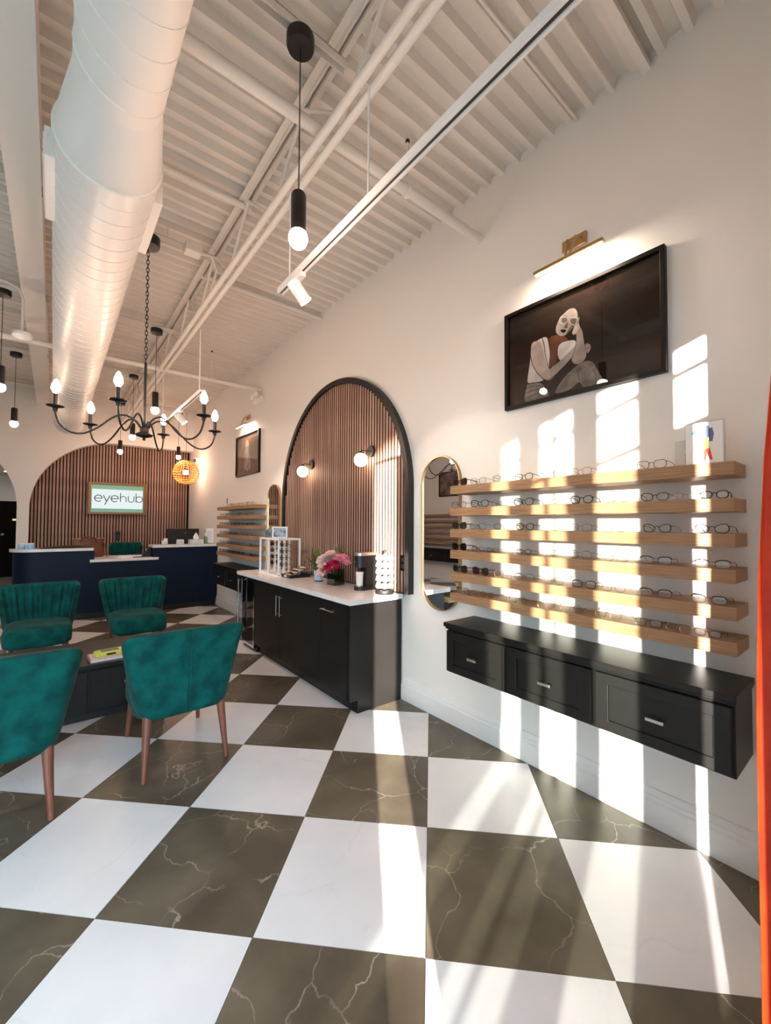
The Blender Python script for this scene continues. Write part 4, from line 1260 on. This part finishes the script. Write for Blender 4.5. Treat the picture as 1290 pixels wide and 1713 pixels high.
t = on('card_terminal', 'dark card terminal beside the raised right part of the desk', 'terminal', 1.24, 7.95, 0.897)
MB().prism([(-0.09, 0), (0.05, 0), (0.05, 0.16), (0.02, 0.16)], 'y', -0.045, 0.045).build('body', 'black', t, bevel=0.005)
MB().obox((-0.03, 0, 0.09), (0.028, 0, 0.042), (0, 0.035, 0), (-0.001, 0, 0.0008)).build('screen', 'bglass', t)
t = on('flat_tablet', 'long flat black mat lying on the left desk ledge', 'mat', 0.17, 7.97, 1.075)
MB().grid(lambda u, v: (-0.32 + 0.64 * u, -0.1 + 0.2 * v, 0.008 + 0.03 * math.sin(PI * u) * math.sin(PI * v)), 16, 6).grid(lambda u, v: (-0.32 + 0.64 * u, -0.1 + 0.2 * v, 0.001), 2, 2).build('mat', 'black', t, 60)
for k, x in enumerate((-0.35, -0.25)):
    t = on('blue_jar', 'pale blue jar on the left end of the desk, %s of two' % ('left' if k == 0 else 'right'), 'jar', x, 7.93, 1.075)
    MB().lathe([(0.0, 0), (0.036, 0), (0.042, 0.012), (0.042, 0.06), (0.034, 0.07)], n=20).build('body', mat('blue_glass', (110, 170, 225), 0.15, var=(160, 205, 240), scale=20), t, 40)
    MB().lathe([(0.036, 0.07), (0.036, 0.084), (0.0, 0.086)], n=20).build('lid', 'white', t, 40)
t = on('wall_phone', 'small black device on the slat wall above the desk chair', 'device', 1.01, 9.86, 1.20)
MB().box(-0.045, 0.045, -0.03, 0, -0.09, 0.09).build('body', 'black', t, bevel=0.006)
MB().box(-0.03, 0.03, -0.033, -0.03, 0.02, 0.07).build('display', 'bglass', t)

# side room seen through the left opening
t = thing('dark_door', 'black door with brass plate in the room behind the left opening', 'door', (-1.1, 14.94, 0))
MB().box(-1.2, 0.58, 0, 0.05, 0, 2.02).build('leaf', 'felt', t)
MB().box(0.24, 0.42, -0.01, 0, 1.50, 1.55).build('brass_plate', 'brass', t)
MB().lathe([(0.0, -0.07), (0.03, -0.06), (0.03, -0.03), (0.012, -0.02), (0.03, 0.0)], (0.05, 0, 1.13), axis='y').build('knob', 'nickel', t, 40)
for x, y, w in ((-0.89, 13.6, 'nearer the door'), (-0.86, 11.5, 'nearer the opening')):
    t = thing('recessed_light', 'round ceiling light in the side room, %s' % w, 'lamp', (x, y, 2.7), 0, 'side room ceiling lights')
    MB().lathe([(0.07, -0.008), (0.09, -0.008), (0.09, 0.0), (0.07, 0.0)]).build('rim', 'white', t, 40)
    MB().lathe([(0.0, -0.014), (0.07, -0.010)]).build('diffuser', emit('recessed_lamp', (255, 238, 220), 110.0), t)

# ------------------------------------------------------------------ things on the coffee counter
CT = 0.887
# white sunglasses stand made of two open frames
t = thing('sunglasses_stand', 'white open frame sunglasses stand at the far end of the coffee counter', 'stand', (2.05, 4.52, CT), 0)
for x0, x1, y0, y1 in ((-0.11, 0.14, 0.03, 0.29), (-0.13, 0.12, -0.27, 0.0)):
    for xx in (x0, x1):
        for yy in (y0, y1):
            MB().box(xx - 0.009, xx + 0.009, yy - 0.009, yy + 0.009, 0.012, 0.40).build('post', 'white', t)
    for zz in (0.006, 0.40):
        MB().ring([(x0 - 0.009, y0 - 0.009), (x1 + 0.009, y0 - 0.009), (x1 + 0.009, y1 + 0.009), (x0 - 0.009, y1 + 0.009)], [(x0 + 0.009, y0 + 0.009), (x1 - 0.009, y0 + 0.009), (x1 - 0.009, y1 - 0.009), (x0 + 0.009, y1 - 0.009)], 'z', zz - 0.006, zz + 0.012).build('frame_ring', 'white', t)
    xm, ym = (x0 + x1) / 2, (y0 + y1) / 2
    MB().box(xm - 0.012, xm + 0.012, ym - 0.012, ym + 0.012, 0.018, 0.40).build('centre_post', 'white', t)
    MB().box(x0, x1, y0, y1, 0.012, 0.018).build('base_plate', 'white', t)
    for k in range(4):
        MB().box(xm - 0.005, xm + 0.005, ym - 0.075, ym + 0.075, 0.08 + 0.075 * k, 0.087 + 0.075 * k).build('crossbar', 'white', t)
for f_, (xm, ym) in enumerate(((2.065, 4.68), (2.045, 4.385))):
    for k in range(4):
        kk = ('sun_bk', 'sun_bk', 'sun_br', 'sun_bk')[(k + f_) % 4]
        glasses(kk, (xm - 0.04, ym, CT + 0.09 + 0.075 * k), -PI / 2, 0.13, '%s, %s row up in the %s frame of the white stand' % (KIND[kk][6], ORD[k], 'farther' if f_ == 0 else 'nearer'), 'sunglasses on the white stand')
t = thing('photo_block', 'small white framed blue photo standing on the sunglasses stand', 'photo', (2.0, 4.40, CT + 0.412), 0.95)
MB().ring(rect(-0.085, 0.085, 0, 0.13), rect(-0.07, 0.07, 0.014, 0.116), 'x', -0.012, 0.012).build('frame', 'white', t)
MB().box(-0.006, 0.006, -0.07, 0.07, 0.014, 0.116).build('photo', mat('blue_photo', (52, 72, 98), 0.4, var=(170, 185, 200), scale=26), t)
t = thing('photo_block', 'dark photo print standing on the far half of the sunglasses stand', 'photo', (2.05, 4.66, CT + 0.412), 0.95)
MB().prism([(-0.11, 0), (0.11, 0), (0.11, 0.08), (0.04, 0.125), (-0.05, 0.11), (-0.11, 0.06)], 'x', -0.006, 0.006).build('print', mat('dark_photo', (48, 44, 42), 0.4, var=(130, 122, 116), scale=14), t)
MB().box(-0.0075, -0.006, -0.09, 0.03, 0.01, 0.02).build('caption_strip', 'paper', t)
# tray of lens samples
t = thing('lens_tray', 'black tray of silvery lens samples beside the potted plant', 'tray', (2.07, 4.14, CT), 0)
MB().ring(rect(-0.12, 0.12, -0.11, 0.11), rect(-0.112, 0.112, -0.102, 0.102), 'z', 0, 0.035).build('tray_rim', 'black', t)
MB().box(-0.112, 0.112, -0.102, 0.102, 0, 0.01).build('tray_base', 'black', t)
MB().box(-0.1215, -0.120, -0.03, 0.03, 0.010, 0.026).build('label_strip', 'paper', t)
for i in range(4):
    for j in range(4):
        z = 0.03 + 0.022 * i
        MB().ball((-0.084 + 0.056 * i, -0.075 + 0.05 * j, z), (0.026, 0.022, 0.012), 12, 8).build('lens_sample', 'gold' if (i + j) % 3 == 0 else 'nickel', t, 180)
for k, (dx, dy) in enumerate(((0.1, 0.06), (0.09, -0.08))):
    glasses('clear', (2.165 + dx * 0.4, 4.13 + dy, CT + 0.115), -PI / 2 + 0.3 * (k - 0.5), 0.13, 'clear spectacles propped behind the lens tray, %s one' % ('left' if k == 0 else 'right'), 'clear spectacles behind the lens tray')
MB().box(2.2, 2.28, 4.0, 4.26, CT + 0.0, CT + 0.114).build('acrylic_riser', 'acrylic', label='clear acrylic riser holding spectacles behind the lens tray', cat='riser')

def leaf(base, tip, wdt, droop, m, parent, name='leaf'):
    base, tip = Vector(base), Vector(tip)
    d = tip - base
    side = d.cross(Vector((0, 0, 1)))
    if side.length < 1e-4:
        side = Vector((1, 0, 0))
    side.normalize()
    nrm = side.cross(d).normalized()
    def fn(u, v):
        w = wdt * math.sin(PI * min(1, v * 0.94 + 0.06)) ** 0.8
        s = u * 2 - 1
        return base + d * v + side * (s * w) + nrm * (abs(s) * w * 0.35 - droop * v * v)
    return MB().grid(fn, 4, 8).build(name, m, parent, 80)
M['leaf'] = mat('leaf_green', (74, 96, 48), 0.5, var=(104, 112, 52), scale=12)
M['leaf2'] = mat('leaf_olive', (112, 108, 50), 0.5, var=(84, 92, 44), scale=12)
t = thing('potted_plant', 'leafy green plant in a pale blue pot on the coffee counter', 'plant', (2.10, 3.69, CT))
MB().lathe([(0.0, 0.012), (0.042, 0.012), (0.052, 0.11), (0.047, 0.11), (0.045, 0.09), (0.0, 0.09)]).build('pot', mat('blue_glaze', (172, 190, 205), 0.3), t, 40)
MB().lathe([(0.0, 0.0), (0.040, 0.0), (0.043, 0.012), (0.0, 0.012)]).build('pot_foot', mat('dark_foot', (40, 50, 66), 0.5), t, 40)
for k in range(13):
    w = 2.4 * k
    rr = 0.05 + 0.05 * (k % 3)
    leaf((0.012 * math.cos(w), 0.012 * math.sin(w), 0.09), (rr * math.cos(w) - 0.01, rr * 1.2 * math.sin(w) + 0.02, 0.24 + 0.10 * ((k * 5) % 4) / 3), 0.024, 0.03, 'leaf' if k % 3 else 'leaf2', t)

# vase of peonies
t = thing('glass_vase', 'square clear glass vase of water and stems under the pink flowers', 'vase', (2.11, 3.385, CT), 0.1)
MB().ring([(-0.06, -0.06), (0.06, -0.06), (0.06, 0.06), (-0.06, 0.06)], [(-0.055, -0.055), (0.055, -0.055), (0.055, 0.055), (-0.055, 0.055)], 'z', 0, 0.15).box(-0.06, 0.06, -0.06, 0.06, 0.0, 0.01).build('glass', 'vase', t)
MB().box(-0.054, 0.054, -0.054, 0.054, 0.0105, 0.095).build('water', clear('vase_water', (170, 200, 185), 0.05), t)
for k in range(9):
    w = 2.3 * k
    MB().tube([(0.035 * math.cos(w), 0.035 * math.sin(w), 0.014), (0.02 * math.cos(w + 2), 0.02 * math.sin(w + 2), 0.15)], 0.0035, 6).build('stem', 'leaf', t, 60)
for k in range(5):
    w = 1.3 * k
    leaf((0.01, 0.0, 0.05), (0.045 * math.cos(w), 0.045 * math.sin(w), 0.10), 0.016, 0.01, 'leaf', t)
def petal(parent, m, phi, tilt, ln, wd, base=(0, 0, 0)):
    ca, sa = math.cos(phi), math.sin(phi)
    def fn(u, v):
        s = u * 2 - 1
        w = wd * math.sin(PI * (0.12 + 0.80 * v)) ** 0.7
        r = ln * v * math.sin(tilt) + 0.004
        z = ln * v * math.cos(tilt) + 0.010 * s * s - 0.012 * v * v * math.sin(tilt) + 0.003 * math.sin(8 * u + 5 * phi) * v
        x, y_ = r, s * w
        return (base[0] + x * ca - y_ * sa, base[1] + x * sa + y_ * ca, base[2] + z)
    return MB().grid(fn, 5, 5).build('petal', m, parent, 80)
PK = {'pale': mat('pale_pink_petal', (246, 214, 208), 0.6, var=(240, 190, 188), scale=20), 'pink': mat('pink_petal', (240, 150, 168), 0.6, var=(226, 118, 146), scale=20), 'deep': mat('magenta_petal', (206, 24, 84), 0.55, var=(170, 10, 62), scale=20), 'white': mat('blush_white_petal', (248, 232, 226), 0.6, var=(244, 212, 206), scale=20)}
FL = [((-0.04, 0.02, 0.20), 'pale', 0.085, 'large pale pink flower at the top of the vase'), ((-0.05, 0.10, 0.17), 'white', 0.078, 'blush white flower at the left of the vase'),
      ((-0.08, 0.055, 0.125), 'white', 0.07, 'blush white flower low at the front of the vase'), ((-0.07, -0.055, 0.135), 'deep', 0.082, 'deep magenta flower at the front of the vase'),
      ((-0.01, -0.115, 0.185), 'pink', 0.075, 'bright pink flower at the right of the vase'), ((-0.055, 0.115, 0.095), 'pale', 0.06, 'small pale pink flower drooping beside the blue pot')]
for (px, py, pz), kk, sz, lb in FL:
    f_ = thing('peony_flower', lb, 'flower', (2.11 + px * 1.1, 3.385 + py * 1.12, CT + pz * 1.3), 0, 'flowers in the glass vase')
    f_.rotation_euler = (-py * 4, -0.45, random.uniform(0, 6))
    sz *= 1.15
    for ringi, (n_, tl) in enumerate(((5, 0.35), (6, 0.8), (7, 1.25), (6, 1.6))):
        for k in range(n_):
            petal(f_, PK[kk], 2 * PI * k / n_ + ringi * 0.5, tl + random.uniform(-0.1, 0.1), sz * (0.62 + 0.12 * ringi), sz * 0.40)
    MB().ball((0, 0, 0.008), (sz * 0.16, sz * 0.16, sz * 0.14), 10, 6).build('flower_centre', mat('flower_centre', (222, 190, 110), 0.7), f_, 180)
    MB().tube([(0, 0, 0.0), (0.0, 0, -0.05)], 0.004, 6).build('stalk', 'leaf', f_, 60)
for k, (px, py, pz) in enumerate(((0.03, 0.02, 0.39), (0.04, -0.07, 0.35), (0.02, -0.13, 0.33), (0.05, 0.06, 0.36))):
    leaf((0.0, 0.0, 0.13), (px, py, pz), 0.03, 0.02, 'leaf2', t)

# pod coffee maker
t = thing('coffee_maker', 'slim black pod coffee maker with silver lid on the counter', 'coffee maker', (2.14, 2.99, CT), 0.0)
MB().prism(arc(-0.02, 0, 0.058, 90, 270, 14) + [(0.12, -0.058), (0.12, 0.058)], 'z', 0.0, 0.035).build('drip_base', 'black', t, 30)
MB().box(0.0, 0.12, -0.058, 0.058, 0.035, 0.30).build('column', 'black', t, bevel=0.008)
MB().prism(arc(-0.02, 0, 0.058, 90, 270, 14) + [(0.0, -0.058), (0.0, 0.058)], 'z', 0.20, 0.30).build('brew_head', 'black', t, 30)
MB().prism(arc(-0.02, 0, 0.061, 90, 270, 14) + [(0.122, -0.061), (0.122, 0.061)], 'z', 0.30, 0.328).build('lid', 'nickel', t, 30, bevel=0.004)
MB().box(-0.083, -0.079, -0.018, 0.018, 0.243, 0.251).build('name_strip', 'chrome', t)
MB().cyl((-0.03, 0, 0.17), (-0.03, 0, 0.20), 0.012).build('spout', 'black', t, 40)
MB().lathe([(0.0, -0.004), (0.04, -0.004), (0.04, 0.004), (0.0, 0.004)], (-0.03, 0, 0.039), n=20).build('drip_grid', 'nickel', t, 40)
t = thing('paper_cups', 'stack of white paper cups under the coffee maker head', 'cup', (2.11, 2.99, CT + 0.043))
MB().lathe([(0.0, 0.0), (0.03, 0.0), (0.036, 0.11), (0.038, 0.113), (0.036, 0.116), (0.0, 0.112)]).build('cup', 'white', t, 40)

# carousel of coffee pods
t = thing('pod_carousel', 'round black carousel holding coffee pods at the counter corner', 'carousel', (2.17, 2.715, CT))
MB().lathe([(0.0, 0.0), (0.075, 0.0), (0.078, 0.006), (0.078, 0.028), (0.07, 0.034), (0.0, 0.034)]).build('base', 'black', t, 40)
MB().cyl((0, 0, 0.03), (0, 0, 0.345), 0.011).build('post', 'black', t, 40)
MB().ball((0, 0, 0.35), 0.014).build('post_knob', 'black', t, 180)
for r_ in range(5):
    z = 0.068 + 0.058 * r_
    for k in range(7):
        w = 2 * PI * k / 7
        MB().cyl((0.011 * math.cos(w), 0.011 * math.sin(w), z - 0.01), (0.03 * math.cos(w), 0.03 * math.sin(w), z - 0.008), 0.002, n=5).build('wire_arm', 'black', t)
pod_body = MB().lathe([(0.0, -0.028), (0.016, -0.028), (0.0185, -0.026), (0.023, 0.014), (0.0255, 0.015), (0.0255, 0.018)], n=16).mesh('pod_cup', 'white', 40)
lids = [MB().lathe([(0.0, 0.0187), (0.024, 0.0185)], n=16).mesh('pod_lid', mm, None) for mm in (mat('pod_lid_cream', (232, 214, 176), 0.4), mat('pod_lid_lilac', (206, 196, 206), 0.4))]
lid_dot = MB().lathe([(0.0, 0.0195), (0.013, 0.0193)], n=16).mesh('pod_lid_print', mat('pod_lid_brown', (120, 92, 92), 0.5))
RN = ['bottom', 'second', 'third', 'fourth', 'top']
PW = [math.radians(231 - 51.4 * k) for k in (2, 1, 0, -1, -2)]
PN = ['far left', 'front left', 'centre front', 'front right', 'far right']
for r_ in range(5):
    for k, w in enumerate(PW):
        w += (r_ % 2) * 0.05
        p_ = thing('coffee_pod', '%s lidded coffee pod at the %s of the %s carousel row' % ('cream' if k == 2 else 'lilac', PN[k], RN[r_]), 'coffee pod', (2.17 + 0.05 * math.cos(w), 2.715 + 0.05 * math.sin(w), CT + 0.068 + 0.058 * r_), 0, 'coffee pods on the carousel')
        p_.rotation_euler = (0, math.radians(74), w)
        place('cup', pod_body, p_)
        l = place('lid', lids[0 if k == 2 else 1], p_)
        if k != 2:
            place('lid_print', lid_dot, l)
t = thing('wall_outlet', 'dark outlet plate on the slats behind the pod carousel', 'outlet', (XW - 0.034, 2.62, 1.14))
MB().box(-0.008, 0, -0.04, 0.04, -0.065, 0.065).build('plate', 'felt', t, bevel=0.002)
MB().box(-0.010, -0.008, -0.018, 0.018, 0.01, 0.045).box(-0.010, -0.008, -0.018, 0.018, -0.045, -0.01).build('sockets', 'black', t)

# orange lacquered panel at the right edge of the view
op = [(-0.35, 0.0), (0.208, 0.0), (0.208, 1.05), (0.200, 1.36), (0.187, 1.62), (0.172, 1.8), (0.14, 1.93), (-0.06, 2.0), (-0.35, 2.0)]
t = thing('orange_panel', 'upright orange lacquered panel with rounded top corner at the right picture edge', 'panel', (1.23, 0.0, 0.0))
MB().prism([(max(p[0], -0.12), p[1]) for p in op[:-2]] + [(-0.12, 2.0)], 'x', -0.03, 0.03).build('panel', 'orange', t, bevel=0.008)
MB().box(-0.06, 0.06, -0.12, 0.2, 0.0, 0.02).build('foot', 'black', t)
